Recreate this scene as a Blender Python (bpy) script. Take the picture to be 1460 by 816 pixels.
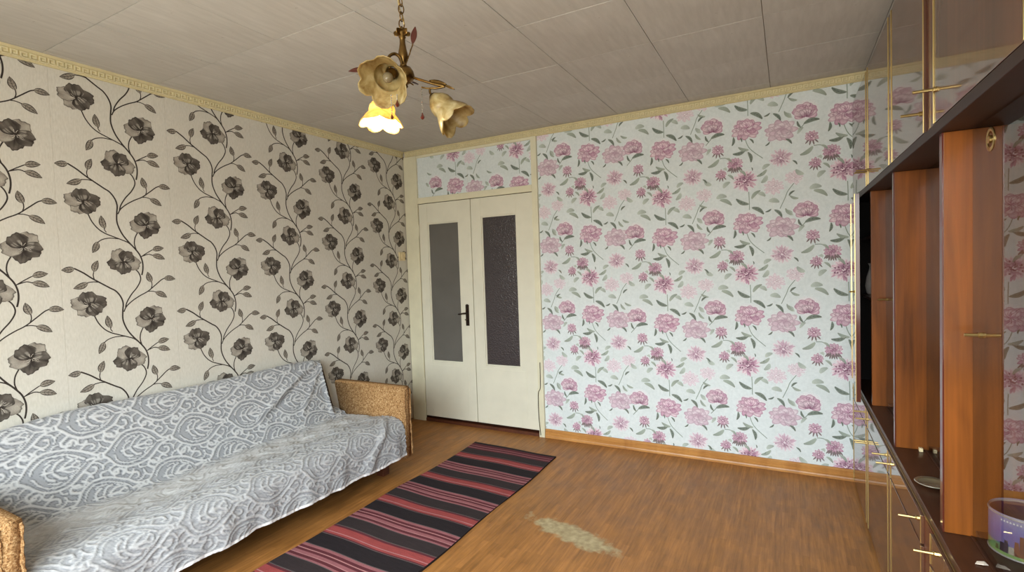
import bpy, bmesh, math, random
import numpy as np
from mathutils import Vector, Matrix

for o in list(bpy.data.objects):
    bpy.data.objects.remove(o, do_unlink=True)
SC = bpy.context.scene
COL = SC.collection
rnd = random.Random(7)
PI = math.pi

# ------------------------------------------------------------------ camera
YAW, PITCH, ROLL = 0.4976, -0.03717, -0.03374
CAM = Vector((3.1379, 0.0, 1.4027))
ROOM_H, YB, XR = 2.5, 3.745, 3.93
YF = -0.6
WX0, WX1, WZ0, WZ1 = 1.0, 3.7, 0.66, 2.16
def make_camera():
    cd = bpy.data.cameras.new('camera'); co = bpy.data.objects.new('camera', cd); COL.objects.link(co)
    cd.sensor_width = 36.0; cd.lens = 726.76 / 1460 * 36.0; cd.clip_start = 0.02
    cy, sy = math.cos(YAW), math.sin(YAW)
    f = Vector((-sy * math.cos(PITCH), cy * math.cos(PITCH), math.sin(PITCH)))
    r = Vector((cy, sy, 0)); u = r.cross(f)
    c, s = math.cos(ROLL), math.sin(ROLL)
    r2 = c * r + s * u; u2 = -s * r + c * u
    co.matrix_world = Matrix(((r2.x, u2.x, -f.x, CAM.x), (r2.y, u2.y, -f.y, CAM.y), (r2.z, u2.z, -f.z, CAM.z), (0, 0, 0, 1)))
    SC.camera = co
make_camera()

# ------------------------------------------------------------------ world, daylight, exposure
SKY = 23.0
def make_light():
    # overcast sky above the horizon, darker ground below it; it reaches the room only through the window
    w = bpy.data.worlds.new('sky'); SC.world = w; w.use_nodes = True
    nt = w.node_tree; bg = nt.nodes['Background']
    tc = nt.nodes.new('ShaderNodeTexCoord'); sx = nt.nodes.new('ShaderNodeSeparateXYZ'); nt.links.new(tc.outputs['Generated'], sx.inputs[0])
    mr = nt.nodes.new('ShaderNodeMapRange'); mr.inputs['From Min'].default_value = -1; nt.links.new(sx.outputs['Z'], mr.inputs['Value'])
    cr = nt.nodes.new('ShaderNodeValToRGB'); nt.links.new(mr.outputs[0], cr.inputs[0])
    cr.color_ramp.elements[0].position = 0.49; cr.color_ramp.elements[0].color = (0.43, 0.41, 0.37, 1)
    cr.color_ramp.elements[1].position = 0.60; cr.color_ramp.elements[1].color = (0.90, 0.96, 1.0, 1)
    nt.links.new(cr.outputs[0], bg.inputs[0]); bg.inputs[1].default_value = SKY
    ld = bpy.data.lights.new('window_portal', 'AREA'); lo = bpy.data.objects.new('window_portal', ld); COL.objects.link(lo)
    ld.shape = 'RECTANGLE'; ld.size = WX1 - WX0; ld.size_y = WZ1 - WZ0; ld.cycles.is_portal = True
    lo.location = ((WX0 + WX1) / 2, YF - 0.01, (WZ0 + WZ1) / 2)
    lo.rotation_euler = Vector((0, 1, 0)).to_track_quat('-Z', 'Y').to_euler()
    SC.view_settings.view_transform = 'Standard'; SC.view_settings.look = 'None'
    SC.view_settings.gamma = 1.0; SC.view_settings.use_curve_mapping = False
    SC.view_settings.exposure = 0.0
    SC.cycles.use_denoising = True
    SC.cycles.max_bounces = 10; SC.cycles.diffuse_bounces = 6; SC.cycles.glossy_bounces = 6
    SC.cycles.caustics_reflective = False; SC.cycles.caustics_refractive = False
    SC.cycles.sample_clamp_indirect = 6.0
make_light()

# ------------------------------------------------------------------ helpers
def lin(r, g, b):
    def f(v):
        v /= 255.0
        return v / 12.92 if v <= 0.04045 else ((v + 0.055) / 1.055) ** 2.4
    return (f(r), f(g), f(b), 1.0)
def mixc(a, b, t):
    t = max(0.0, min(1.0, t))
    return tuple(a[i] * (1 - t) + b[i] * t for i in range(3)) + (1.0,)

MATS = {}
def new_mat(name):
    m = bpy.data.materials.new(name); m.use_nodes = True; MATS[name] = m
    return m, m.node_tree, m.node_tree.nodes['Principled BSDF']
def node(nt, kind, **kw):
    n = nt.nodes.new(kind)
    for k, v in kw.items():
        if k.startswith('i_'): n.inputs[int(k[2:])].default_value = v
        else: setattr(n, k, v)
    return n
def ramp(nt, stops, src, interp='LINEAR'):
    n = nt.nodes.new('ShaderNodeValToRGB'); cr = n.color_ramp; cr.interpolation = interp
    while len(cr.elements) < len(stops): cr.elements.new(0.5)
    for e, (p, c) in zip(cr.elements, stops): e.position = p; e.color = c
    nt.links.new(src, n.inputs[0]); return n
def coords(nt, scale=(1, 1, 1), rot=(0, 0, 0), loc=(0, 0, 0)):
    tc = nt.nodes.new('ShaderNodeTexCoord'); mp = nt.nodes.new('ShaderNodeMapping')
    mp.inputs['Scale'].default_value = scale; mp.inputs['Rotation'].default_value = rot; mp.inputs['Location'].default_value = loc
    nt.links.new(tc.outputs['Object'], mp.inputs[0]); return mp.outputs[0]
def noise(nt, vec, scale, detail=4, rough=0.55, dist=0.0):
    n = nt.nodes.new('ShaderNodeTexNoise'); n.inputs['Scale'].default_value = scale; n.inputs['Detail'].default_value = detail
    n.inputs['Roughness'].default_value = rough; n.inputs['Distortion'].default_value = dist
    nt.links.new(vec, n.inputs['Vector']); return n.outputs['Fac']
def bump(nt, h, b, strength=0.3, dist=0.002):
    n = nt.nodes.new('ShaderNodeBump'); n.inputs['Strength'].default_value = strength; n.inputs['Distance'].default_value = dist
    nt.links.new(h, n.inputs['Height']); nt.links.new(n.outputs[0], b.inputs['Normal']); return n
def mixrgb(nt, fac, a, b, mode='MIX'):
    n = nt.nodes.new('ShaderNodeMix'); n.data_type = 'RGBA'; n.blend_type = mode
    for sock, v in ((n.inputs[0], fac), (n.inputs[6], a), (n.inputs[7], b)):
        if hasattr(v, 'links') or isinstance(v, bpy.types.NodeSocket): nt.links.new(v, sock)
        else: sock.default_value = v
    return n.outputs[2]

def m_plain(name, col, rough=0.6, metal=0.0, var=0.12, scale=30, coat=0.0, spec=0.5, bmp=0.1):
    m, nt, b = new_mat(name)
    f = noise(nt, coords(nt), scale, 4)
    lo = tuple(c * (1 - var) for c in col[:3]) + (1,); hi = tuple(min(1, c * (1 + var)) for c in col[:3]) + (1,)
    r = ramp(nt, [(0.3, lo), (0.7, hi)], f)
    nt.links.new(r.outputs[0], b.inputs['Base Color'])
    b.inputs['Roughness'].default_value = rough; b.inputs['Metallic'].default_value = metal
    b.inputs['Coat Weight'].default_value = coat; b.inputs['Specular IOR Level'].default_value = spec
    if bmp: bump(nt, f, b, bmp, 0.001)
    return m
def m_wood(name, dark, light, axis='z', rough=0.45, coat=0.0, coat_rough=0.03, scale=1.0, coat_ior=1.5):
    m, nt, b = new_mat(name)
    sc = {'z': (40, 40, 1.6), 'y': (40, 1.6, 40), 'x': (1.6, 40, 40)}[axis]
    v = coords(nt, tuple(s * scale for s in sc))
    f1 = noise(nt, v, 1.0, 5, 0.6, 0.4); f2 = noise(nt, coords(nt, (6, 6, 1.2)), 1.0, 3, 0.5, 1.2)
    mid = mixc(dark, light, 0.5)
    r1 = ramp(nt, [(0.28, dark), (0.5, mid), (0.72, light)], f1)
    r2 = ramp(nt, [(0.3, dark), (0.65, light)], f2)
    c = mixrgb(nt, 0.45, r1.outputs[0], r2.outputs[0])
    nt.links.new(c, b.inputs['Base Color'])
    b.inputs['Roughness'].default_value = rough; b.inputs['Coat Weight'].default_value = coat; b.inputs['Coat Roughness'].default_value = coat_rough
    b.inputs['Coat IOR'].default_value = coat_ior
    if coat: b.inputs['Specular IOR Level'].default_value = 0.2
    return m
def m_attr(name, rough=0.8, fine=220, strength=0.25, var=0.14, weave=False, sheen=0.0):
    """printed or woven surface: colour from the 'Col' attribute, broken up by fine procedural fibre noise"""
    m, nt, b = new_mat(name)
    a = nt.nodes.new('ShaderNodeAttribute'); a.attribute_name = 'Col'
    f = noise(nt, coords(nt), fine, 3)
    g = ramp(nt, [(0.25, (1 - var, 1 - var, 1 - var, 1)), (0.75, (1 + var, 1 + var, 1 + var, 1))], f)
    c = mixrgb(nt, 1.0, a.outputs['Color'], g.outputs[0], 'MULTIPLY')
    nt.links.new(c, b.inputs['Base Color'])
    b.inputs['Roughness'].default_value = rough; b.inputs['Specular IOR Level'].default_value = 0.25
    b.inputs['Sheen Weight'].default_value = sheen
    bump(nt, f, b, strength, 0.001)
    return m

def link(name, me, mat=None, parent=None, smooth=False):
    o = bpy.data.objects.new(name, me); COL.objects.link(o)
    if mat is not None:
        for mm in (mat if isinstance(mat, (list, tuple)) else [mat]): me.materials.append(mm)
    if parent: o.parent = parent
    if smooth:
        for p in me.polygons: p.use_smooth = True
    return o
def obj(name, bm, mat=None, parent=None, smooth=False):
    me = bpy.data.meshes.new(name); bm.normal_update(); bm.to_mesh(me); bm.free()
    return link(name, me, mat, parent, smooth)
def tag(o, label=None, cat=None, group=None, kind=None):
    if label: o['label'] = label
    if cat: o['category'] = cat
    if group: o['group'] = group
    if kind: o['kind'] = kind
    return o
def empty(name, loc=(0, 0, 0), rz=0.0, **kw):
    o = bpy.data.objects.new(name, None); COL.objects.link(o); o.location = loc; o.rotation_euler = (0, 0, rz); o.empty_display_size = 0.1
    return tag(o, **kw)
def bxa(bm, x0, x1, y0, y1, z0, z1, bev=0.0, mi=0):
    vs = [bm.verts.new((x, y, z)) for z in (z0, z1) for y in (y0, y1) for x in (x0, x1)]
    fs = [bm.faces.new([vs[i] for i in q]) for q in ((0, 2, 3, 1), (4, 5, 7, 6), (0, 1, 5, 4), (2, 6, 7, 3), (0, 4, 6, 2), (1, 3, 7, 5))]
    for f in fs: f.material_index = mi
    if bev > 0:
        es = list({e for f in fs for e in f.edges})
        bmesh.ops.bevel(bm, geom=es, offset=bev, segments=2, affect='EDGES', profile=0.6)
    return bm
def box(name, x0, x1, y0, y1, z0, z1, mat, parent=None, bev=0.0, off=(0, 0, 0)):
    bm = bmesh.new(); bxa(bm, x0 - off[0], x1 - off[0], y0 - off[1], y1 - off[1], z0 - off[2], z1 - off[2], bev)
    return obj(name, bm, mat, parent)
def tube(bm, pts, rad, seg=8, cap=True):
    pts = [Vector(p) for p in pts]; n = len(pts)
    rads = rad if isinstance(rad, (list, tuple)) else [rad] * n
    rings = []; prev = None
    for i, p in enumerate(pts):
        t = (pts[min(i + 1, n - 1)] - pts[max(i - 1, 0)]).normalized()
        if prev is None:
            a = Vector((0, 0, 1)) if abs(t.z) < 0.9 else Vector((1, 0, 0))
            u = t.cross(a).normalized()
        else:
            u = (prev - t * prev.dot(t)).normalized()
        prev = u; w = t.cross(u)
        rings.append([bm.verts.new(p + (u * math.cos(2 * PI * k / seg) + w * math.sin(2 * PI * k / seg)) * rads[i]) for k in range(seg)])
    for a, b in zip(rings, rings[1:]):
        for k in range(seg): bm.faces.new((a[k], a[(k + 1) % seg], b[(k + 1) % seg], b[k]))
    if cap:
        bm.faces.new(rings[0][::-1]); bm.faces.new(rings[-1])
    return bm
def smoothpath(pts, n=8):
    pts = [Vector(p) for p in pts]; out = []
    P = [pts[0]] + pts + [pts[-1]]
    for i in range(1, len(P) - 2):
        for k in range(n):
            t = k / n; a, b, c, d = P[i - 1], P[i], P[i + 1], P[i + 2]
            out.append(0.5 * ((2 * b) + (c - a) * t + (2 * a - 5 * b + 4 * c - d) * t * t + (3 * b - a - 3 * c + d) * t ** 3))
    out.append(pts[-1]); return out
def lathe(bm, prof, seg=20, M=None, close=True):
    M = M or Matrix.Identity(4); rings = []
    for r, z in prof:
        rings.append([bm.verts.new(M @ Vector((r * math.cos(2 * PI * k / seg), r * math.sin(2 * PI * k / seg), z))) for k in range(seg)])
    for a, b in zip(rings, rings[1:]):
        for k in range(seg): bm.faces.new((a[k], a[(k + 1) % seg], b[(k + 1) % seg], b[k]))
    if close:
        bm.faces.new(rings[0][::-1]); bm.faces.new(rings[-1])
    return bm
def axis_matrix(p, d):
    q = Vector(d).normalized().to_track_quat('Z', 'Y')
    return Matrix.Translation(Vector(p)) @ q.to_matrix().to_4x4()

# ------------------------------------------------------------------ materials
def m_floor():
    m, nt, b = new_mat('printed_parquet_lino')
    v = coords(nt, (1, 1, 1), (0, 0, PI / 2))
    br = nt.nodes.new('ShaderNodeTexBrick'); nt.links.new(v, br.inputs['Vector'])
    br.inputs['Scale'].default_value = 1.0; br.inputs['Brick Width'].default_value = 0.26; br.inputs['Row Height'].default_value = 0.03
    br.inputs['Mortar Size'].default_value = 0.0006; br.inputs['Mortar Smooth'].default_value = 0.6; br.inputs['Bias'].default_value = 0.0
    br.offset = 0.37; br.offset_frequency = 2
    br.inputs['Color1'].default_value = lin(156, 109, 58); br.inputs['Color2'].default_value = lin(173, 122, 68); br.inputs['Mortar'].default_value = lin(160, 108, 58)
    st = noise(nt, coords(nt, (70, 4, 1)), 1.0, 5, 0.65)
    r1 = ramp(nt, [(0.3, (0.68, 0.65, 0.62, 1)), (0.7, (1.2, 1.18, 1.14, 1))], st)
    c = mixrgb(nt, 1.0, br.outputs['Color'], r1.outputs[0], 'MULTIPLY')
    bl = noise(nt, coords(nt, (9, 5, 1)), 1.0, 4, 0.6)
    r2 = ramp(nt, [(0.3, (0.78, 0.75, 0.74, 1)), (0.62, (1.08, 1.06, 1.04, 1))], bl)
    c = mixrgb(nt, 1.0, c, r2.outputs[0], 'MULTIPLY')
    # worn-through patch: the print is rubbed off down to the grey-green backing, with torn edges
    tc = nt.nodes.new('ShaderNodeTexCoord')
    mp = node(nt, 'ShaderNodeMapping'); mp.vector_type = 'TEXTURE'
    mp.inputs['Location'].default_value = (2.13, 2.42, 0); mp.inputs['Rotation'].default_value = (0, 0, math.radians(-17)); mp.inputs['Scale'].default_value = (0.30, 0.085, 1)
    nt.links.new(tc.outputs['Object'], mp.inputs[0])
    ln = node(nt, 'ShaderNodeVectorMath', operation='LENGTH'); nt.links.new(mp.outputs[0], ln.inputs[0])
    wn = noise(nt, coords(nt, (14, 14, 1)), 1.0, 5, 0.6)
    ad = node(nt, 'ShaderNodeMath', operation='ADD'); nt.links.new(ln.outputs['Value'], ad.inputs[0])
    mu = node(nt, 'ShaderNodeMath', operation='MULTIPLY_ADD'); nt.links.new(wn, mu.inputs[0]); mu.inputs[1].default_value = 1.3; mu.inputs[2].default_value = -0.65
    nt.links.new(mu.outputs[0], ad.inputs[1])
    wr = ramp(nt, [(0.72, (1, 1, 1, 1)), (1.0, (0, 0, 0, 1))], ad.outputs[0])
    worn = ramp(nt, [(0.3, lin(150, 132, 96)), (0.7, lin(190, 174, 134))], noise(nt, coords(nt, (30, 30, 1)), 1.0, 4))
    c = mixrgb(nt, wr.outputs[0], c, worn.outputs[0])
    nt.links.new(c, b.inputs['Base Color'])
    rr = ramp(nt, [(0.3, (0.36, 0.36, 0.36, 1)), (0.7, (0.52, 0.52, 0.52, 1))], bl)
    nt.links.new(rr.outputs[0], b.inputs['Roughness'])
    b.inputs['Specular IOR Level'].default_value = 0.4
    bump(nt, st, b, 0.12, 0.001)
    return m
M_FLOOR = m_floor()
def m_ceiling():
    m, nt, b = new_mat('aged_ceiling_tile')
    f = noise(nt, coords(nt, (30, 5, 1), (0, 0, 0.35)), 1.0, 5, 0.6); g = noise(nt, coords(nt, (2, 2, 1)), 1.0, 3)
    r = ramp(nt, [(0.3, lin(188, 186, 180)), (0.7, lin(202, 200, 194))], f); r2 = ramp(nt, [(0.3, (0.93, 0.92, 0.9, 1)), (0.7, (1.03, 1.03, 1.02, 1))], g)
    sp = noise(nt, coords(nt), 34.0, 2, 0.5)
    r3 = ramp(nt, [(0.24, (0.6, 0.56, 0.5, 1)), (0.29, (1, 1, 1, 1))], sp)
    c = mixrgb(nt, 1.0, mixrgb(nt, 1.0, r.outputs[0], r2.outputs[0], 'MULTIPLY'), r3.outputs[0], 'MULTIPLY')
    nt.links.new(c, b.inputs['Base Color'])
    b.inputs['Roughness'].default_value = 0.75; b.inputs['Specular IOR Level'].default_value = 0.25
    bump(nt, f, b, 0.25, 0.002); return m
M_CEIL = m_ceiling()
M_CEILGAP = m_plain('dusty_ceiling_joint', lin(120, 104, 84), 0.9)
M_PLASTER = m_plain('plaster', lin(205, 200, 188), 0.9)
M_PAINT = m_plain('cream_gloss_paint', lin(222, 218, 192), 0.38, var=0.05, scale=9)
M_PAINT2 = m_plain('white_door_paint', lin(222, 220, 203), 0.36, var=0.04, scale=6)
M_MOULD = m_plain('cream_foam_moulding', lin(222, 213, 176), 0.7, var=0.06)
M_MOULD2 = m_plain('shaded_foam_ground', lin(204, 193, 152), 0.8, var=0.06)  # darker than the keys: shade of the recessed band put into the colour
M_GAP = m_plain('dark_gap', lin(40, 32, 26), 0.9)
M_LEFTPAPER = None
def m_paper(name, c0, c1, sc):
    m, nt, b = new_mat(name)
    f = noise(nt, coords(nt, sc), 1.0, 4, 0.6); g = noise(nt, coords(nt), 3.0, 3)
    r = ramp(nt, [(0.3, c0), (0.7, c1)], f); r2 = ramp(nt, [(0.3, (0.96, 0.96, 0.95, 1)), (0.7, (1.02, 1.02, 1.02, 1))], g)
    nt.links.new(mixrgb(nt, 1.0, r.outputs[0], r2.outputs[0], 'MULTIPLY'), b.inputs['Base Color'])
    b.inputs['Roughness'].default_value = 0.75; b.inputs['Specular IOR Level'].default_value = 0.25
    bump(nt, f, b, 0.25, 0.001); return m
M_LEFTPAPER = m_paper('cream_wallpaper', lin(199, 196, 186), lin(212, 209, 200), (60, 160, 40))
M_BACKPAPER = m_paper('pale_blue_wallpaper', lin(212, 222, 225), lin(224, 233, 236), (60, 60, 60))
M_PRINT = m_attr('wallpaper_ink', 0.75, 260, 0.15, 0.16)
M_BASEB = m_wood('pine_baseboard', lin(150, 98, 48), lin(205, 150, 85), 'x', 0.4)
M_ORANGE = m_wood('honey_veneer', lin(70, 36, 9), lin(146, 82, 28), 'z', 0.4, 0.15, 0.15)
M_LACQ = m_wood('brown_lacquer', lin(52, 30, 20), lin(98, 62, 42), 'z', 0.4, 1.0, 0.04, coat_ior=1.48)
M_RED = m_wood('dark_red_lacquer', lin(60, 18, 10), lin(92, 34, 20), 'z', 0.35, 0.6, 0.1)
M_TOP = m_wood('dark_worktop', lin(48, 27, 17), lin(78, 46, 30), 'y', 0.38, 0.15, 0.15)
M_EDGE = m_wood('blackened_board', lin(26, 14, 11), lin(46, 24, 18), 'y', 0.5)
M_BLACK = m_plain('black_interior', lin(26, 22, 20), 0.9)
M_GOLD = m_plain('gold_trim', lin(196, 172, 116), 0.32, 1.0, 0.06)
M_BRASS = m_plain('antique_brass', lin(120, 94, 54), 0.34, 1.0, 0.2, 60)
def m_thin_glass(name, ior, tint):
    m, nt, b = new_mat(name)
    nt.nodes.remove(b); out = nt.nodes['Material Output']
    tr = node(nt, 'ShaderNodeBsdfTransparent'); tr.inputs[0].default_value = tint
    gl = node(nt, 'ShaderNodeBsdfGlossy'); gl.inputs['Roughness'].default_value = 0.01
    v = noise(nt, coords(nt), 6.0, 1)
    fr = node(nt, 'ShaderNodeFresnel'); fr.inputs['IOR'].default_value = ior
    bp = node(nt, 'ShaderNodeBump'); bp.inputs['Strength'].default_value = 0.02; bp.inputs['Distance'].default_value = 0.001
    nt.links.new(v, bp.inputs['Height']); nt.links.new(bp.outputs[0], gl.inputs['Normal'])
    mx = node(nt, 'ShaderNodeMixShader'); geo = node(nt, 'ShaderNodeNewGeometry'); sub = node(nt, 'ShaderNodeMath', operation='SUBTRACT'); sub.inputs[0].default_value = 1.0; nt.links.new(geo.outputs['Backfacing'], sub.inputs[1])
    ml = node(nt, 'ShaderNodeMath', operation='MULTIPLY'); nt.links.new(fr.outputs[0], ml.inputs[0]); nt.links.new(sub.outputs[0], ml.inputs[1])
    nt.links.new(ml.outputs[0], mx.inputs[0]); nt.links.new(tr.outputs[0], mx.inputs[1]); nt.links.new(gl.outputs[0], mx.inputs[2])
    nt.links.new(mx.outputs[0], out.inputs[0]); return m
M_GLASS = m_thin_glass('cabinet_glass', 2.15, (0.86, 0.87, 0.85, 1))
M_WGLASS = m_thin_glass('window_glass', 1.45, (0.97, 0.98, 0.97, 1))
def m_door_glass(name, col, sc, st):
    m, nt, b = new_mat(name)
    vo = node(nt, 'ShaderNodeTexVoronoi'); vo.inputs['Scale'].default_value = 1.0
    nt.links.new(coords(nt, sc), vo.inputs['Vector'])
    f = noise(nt, coords(nt), 3.0, 2)
    r = ramp(nt, [(0.3, tuple(c * 0.85 for c in col[:3]) + (1,)), (0.7, col)], f); nt.links.new(r.outputs[0], b.inputs['Base Color'])
    b.inputs['Roughness'].default_value = 0.2; bump(nt, vo.outputs['Distance'], b, st, 0.002); return m
M_DGLASS = m_door_glass('ribbed_dark_glass', lin(104, 102, 98), (60, 60, 240), 0.4)
M_DGLASS2 = m_door_glass('hammered_dark_glass', lin(70, 64, 66), (90, 90, 90), 1.6)
M_TWEED = None
def m_tweed():
    m, nt, b = new_mat('brown_tweed')
    f = noise(nt, coords(nt), 130.0, 4, 0.75); g = noise(nt, coords(nt), 320.0, 2, 0.6)
    r = ramp(nt, [(0.30, lin(70, 48, 30)), (0.42, lin(136, 98, 62)), (0.56, lin(182, 144, 98)), (0.72, lin(218, 196, 158))], f)
    nt.links.new(r.outputs[0], b.inputs['Base Color']); b.inputs['Roughness'].default_value = 0.95; b.inputs['Specular IOR Level'].default_value = 0.15
    ad = node(nt, 'ShaderNodeMath', operation='ADD'); nt.links.new(f, ad.inputs[0]); nt.links.new(g, ad.inputs[1])
    bump(nt, ad.outputs[0], b, 0.8, 0.003); return m
M_TWEED = m_tweed()
M_BACKCLOTH = m_plain('dark_brown_backing', lin(58, 44, 34), 0.95)
M_COVER = m_attr('jacquard_cotton', 0.92, 420, 0.5, 0.10, sheen=0.1)
M_RUG = m_attr('woven_rug_wool', 0.95, 300, 0.7, 0.22)
M_SOFABASE = m_wood('sofa_base_wood', lin(60, 30, 18), lin(98, 52, 30), 'y', 0.5)
def m_shade(name, emit):
    m, nt, b = new_mat(name)
    f = noise(nt, coords(nt), 18.0, 4, 0.6, 1.0)
    r = ramp(nt, [(0.3, lin(150, 118, 66)), (0.5, lin(190, 170, 118)), (0.72, lin(220, 208, 166))], f)
    nt.links.new(r.outputs[0], b.inputs['Base Color']); b.inputs['Roughness'].default_value = 0.3
    tl = node(nt, 'ShaderNodeBsdfTranslucent'); nt.links.new(r.outputs[0], tl.inputs[0])
    mx = node(nt, 'ShaderNodeMixShader'); mx.inputs[0].default_value = 0.45
    nt.links.new(b.outputs[0], mx.inputs[1]); nt.links.new(tl.outputs[0], mx.inputs[2]); nt.links.new(mx.outputs[0], nt.nodes['Material Output'].inputs[0])
    return m
M_SHADE = m_shade('alabaster_glass', 0)
def m_emit(name, col, s):
    m, nt, b = new_mat(name)
    b.inputs['Emission Color'].default_value = col; b.inputs['Emission Strength'].default_value = s; b.inputs['Base Color'].default_value = (1, 0.95, 0.85, 1); return m
M_BULB = m_emit('lit_bulb', (1.0, 0.80, 0.46, 1), 55.0)
M_BULBOFF = m_plain('clear_bulb_off', lin(120, 108, 84), 0.12, 0.0, 0.05)
M_REDLEAF = m_plain('bronze_red_leaf', lin(78, 36, 26), 0.4, 0.3, 0.2)
M_CRYSTAL = m_plain('amber_red_crystal', lin(84, 32, 24), 0.06, 0.0, 0.1, coat=1.0)
M_BEAD = m_plain('clear_bead', lin(150, 144, 130), 0.1, 0.0, 0.1, coat=1.0)
M_HANDLE = m_plain('dark_iron', lin(58, 46, 38), 0.35, 0.8, 0.2, 60)
M_PLASTIC = m_plain('aged_plastic', lin(216, 200, 160), 0.4)
M_PORC = m_plain('white_porcelain', lin(214, 206, 200), 0.25)
M_PLATE = m_plain('grey_green_glass', lin(112, 104, 84), 0.12, coat=0.8)
M_PAPERBIT = m_plain('torn_paper', lin(226, 214, 200), 0.9)
M_VCOL = m_attr('printed_tin', 0.3, 90, 0.03, 0.05)

# ------------------------------------------------------------------ wallpaper prints (flat printed shapes, sheet-thin)
class Print:
    def __init__(s): s.v = []; s.f = []; s.c = []; s.base = None; s.n = 0; s.jit = 0.0
    def z(s, layer):
        # every shape lies on its own level so that no two printed shapes are coplanar
        if s.base is not None: s.n += 1; return s.base + 0.06 * s.n
        s.jit = (s.jit + 0.053) % 0.9; return layer + s.jit
    def poly(s, pts, layer, cols):
        i = len(s.v); s.v += [(p[0], p[1], layer) for p in pts]; s.c += list(cols); s.f.append(tuple(range(i, i + len(pts))))
    def grid(s, P, C, layer):
        layer = s.z(layer)
        i = len(s.v); n, m = len(P), len(P[0])
        for a in range(n):
            for b_ in range(m): s.v.append((P[a][b_][0], P[a][b_][1], layer)); s.c.append(C[a][b_])
        for a in range(n - 1):
            for b_ in range(m - 1): s.f.append((i + a * m + b_, i + a * m + b_ + 1, i + (a + 1) * m + b_ + 1, i + (a + 1) * m + b_))
    def ribbon(s, pts, w, col, layer, taper=False, n=5):
        q = smoothpath([(p[0], p[1], 0) for p in pts], n); P = []
        for k, p in enumerate(q):
            t = (q[min(k + 1, len(q) - 1)] - q[max(k - 1, 0)]); t = t.normalized() if t.length > 1e-9 else Vector((1, 0, 0))
            nrm = Vector((-t.y, t.x, 0)); ww = w * (1.0 if not taper else (1 - 0.65 * k / len(q)))
            P.append([(p.x - nrm.x * ww, p.y - nrm.y * ww), (p.x + nrm.x * ww, p.y + nrm.y * ww)])
        s.grid(P, [[col, col] for _ in P], layer)
    def blob(s, cx, cy, rx, ry, c0, c1, layer, n=14, rot=0.0):
        ca, sa = math.cos(rot), math.sin(rot); R = []; C = []
        for t in (0.02, 0.55, 1.0):
            R.append([(cx + (rx * t * math.cos(2 * PI * k / n)) * ca - (ry * t * math.sin(2 * PI * k / n)) * sa, cy + (rx * t * math.cos(2 * PI * k / n)) * sa + (ry * t * math.sin(2 * PI * k / n)) * ca) for k in range(n + 1)])
            C.append([mixc(c0, c1, t ** 1.4)] * (n + 1))
        s.grid(R, C, layer)
    def leaf(s, b, t, w, col, edge, layer, bend=0.12, veins=True, vein=None):
        b = Vector((b[0], b[1], 0)); t = Vector((t[0], t[1], 0)); d = t - b; L = d.length
        if L < 1e-6: return
        d /= L; nn = Vector((-d.y, d.x, 0))
        def pt(u, a):
            wd = w * (math.sin(PI * min(1, u) ** 0.85)) ** 0.8 if 0 < u < 1 else 0.0
            return b + d * (u * L) + nn * (a * wd + bend * L * math.sin(PI * u))
        N = 8
        if edge is not None:
            P = [[pt(k / N, a)[:2] for a in (-1, -0.5, 0, 0.5, 1)] for k in range(N + 1)]
            s.grid(P, [[edge] * 5 for _ in P], layer)
        P = [[pt(0.06 + 0.86 * k / N, a * (0.74 if edge is not None else 1))[:2] for a in (-1, -0.5, 0, 0.5, 1)] for k in range(N + 1)]
        C = [[mixc(col, vein or edge or col, 0.35 * (k / N)) for a in range(5)] for k in range(N + 1)]
        s.grid(P, C, layer + 1)
        if veins:
            vc = vein or edge
            s.ribbon([pt(u, 0) for u in (0.02, 0.3, 0.6, 0.9)], max(0.0009, w * 0.07), vc, layer + 2, n=3)
            for u in (0.25, 0.45, 0.65):
                for sg in (-1, 1): s.ribbon([pt(u, 0), pt(u + 0.12, sg * 0.72)], max(0.0006, w * 0.04), vc, layer + 2, n=2)

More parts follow.
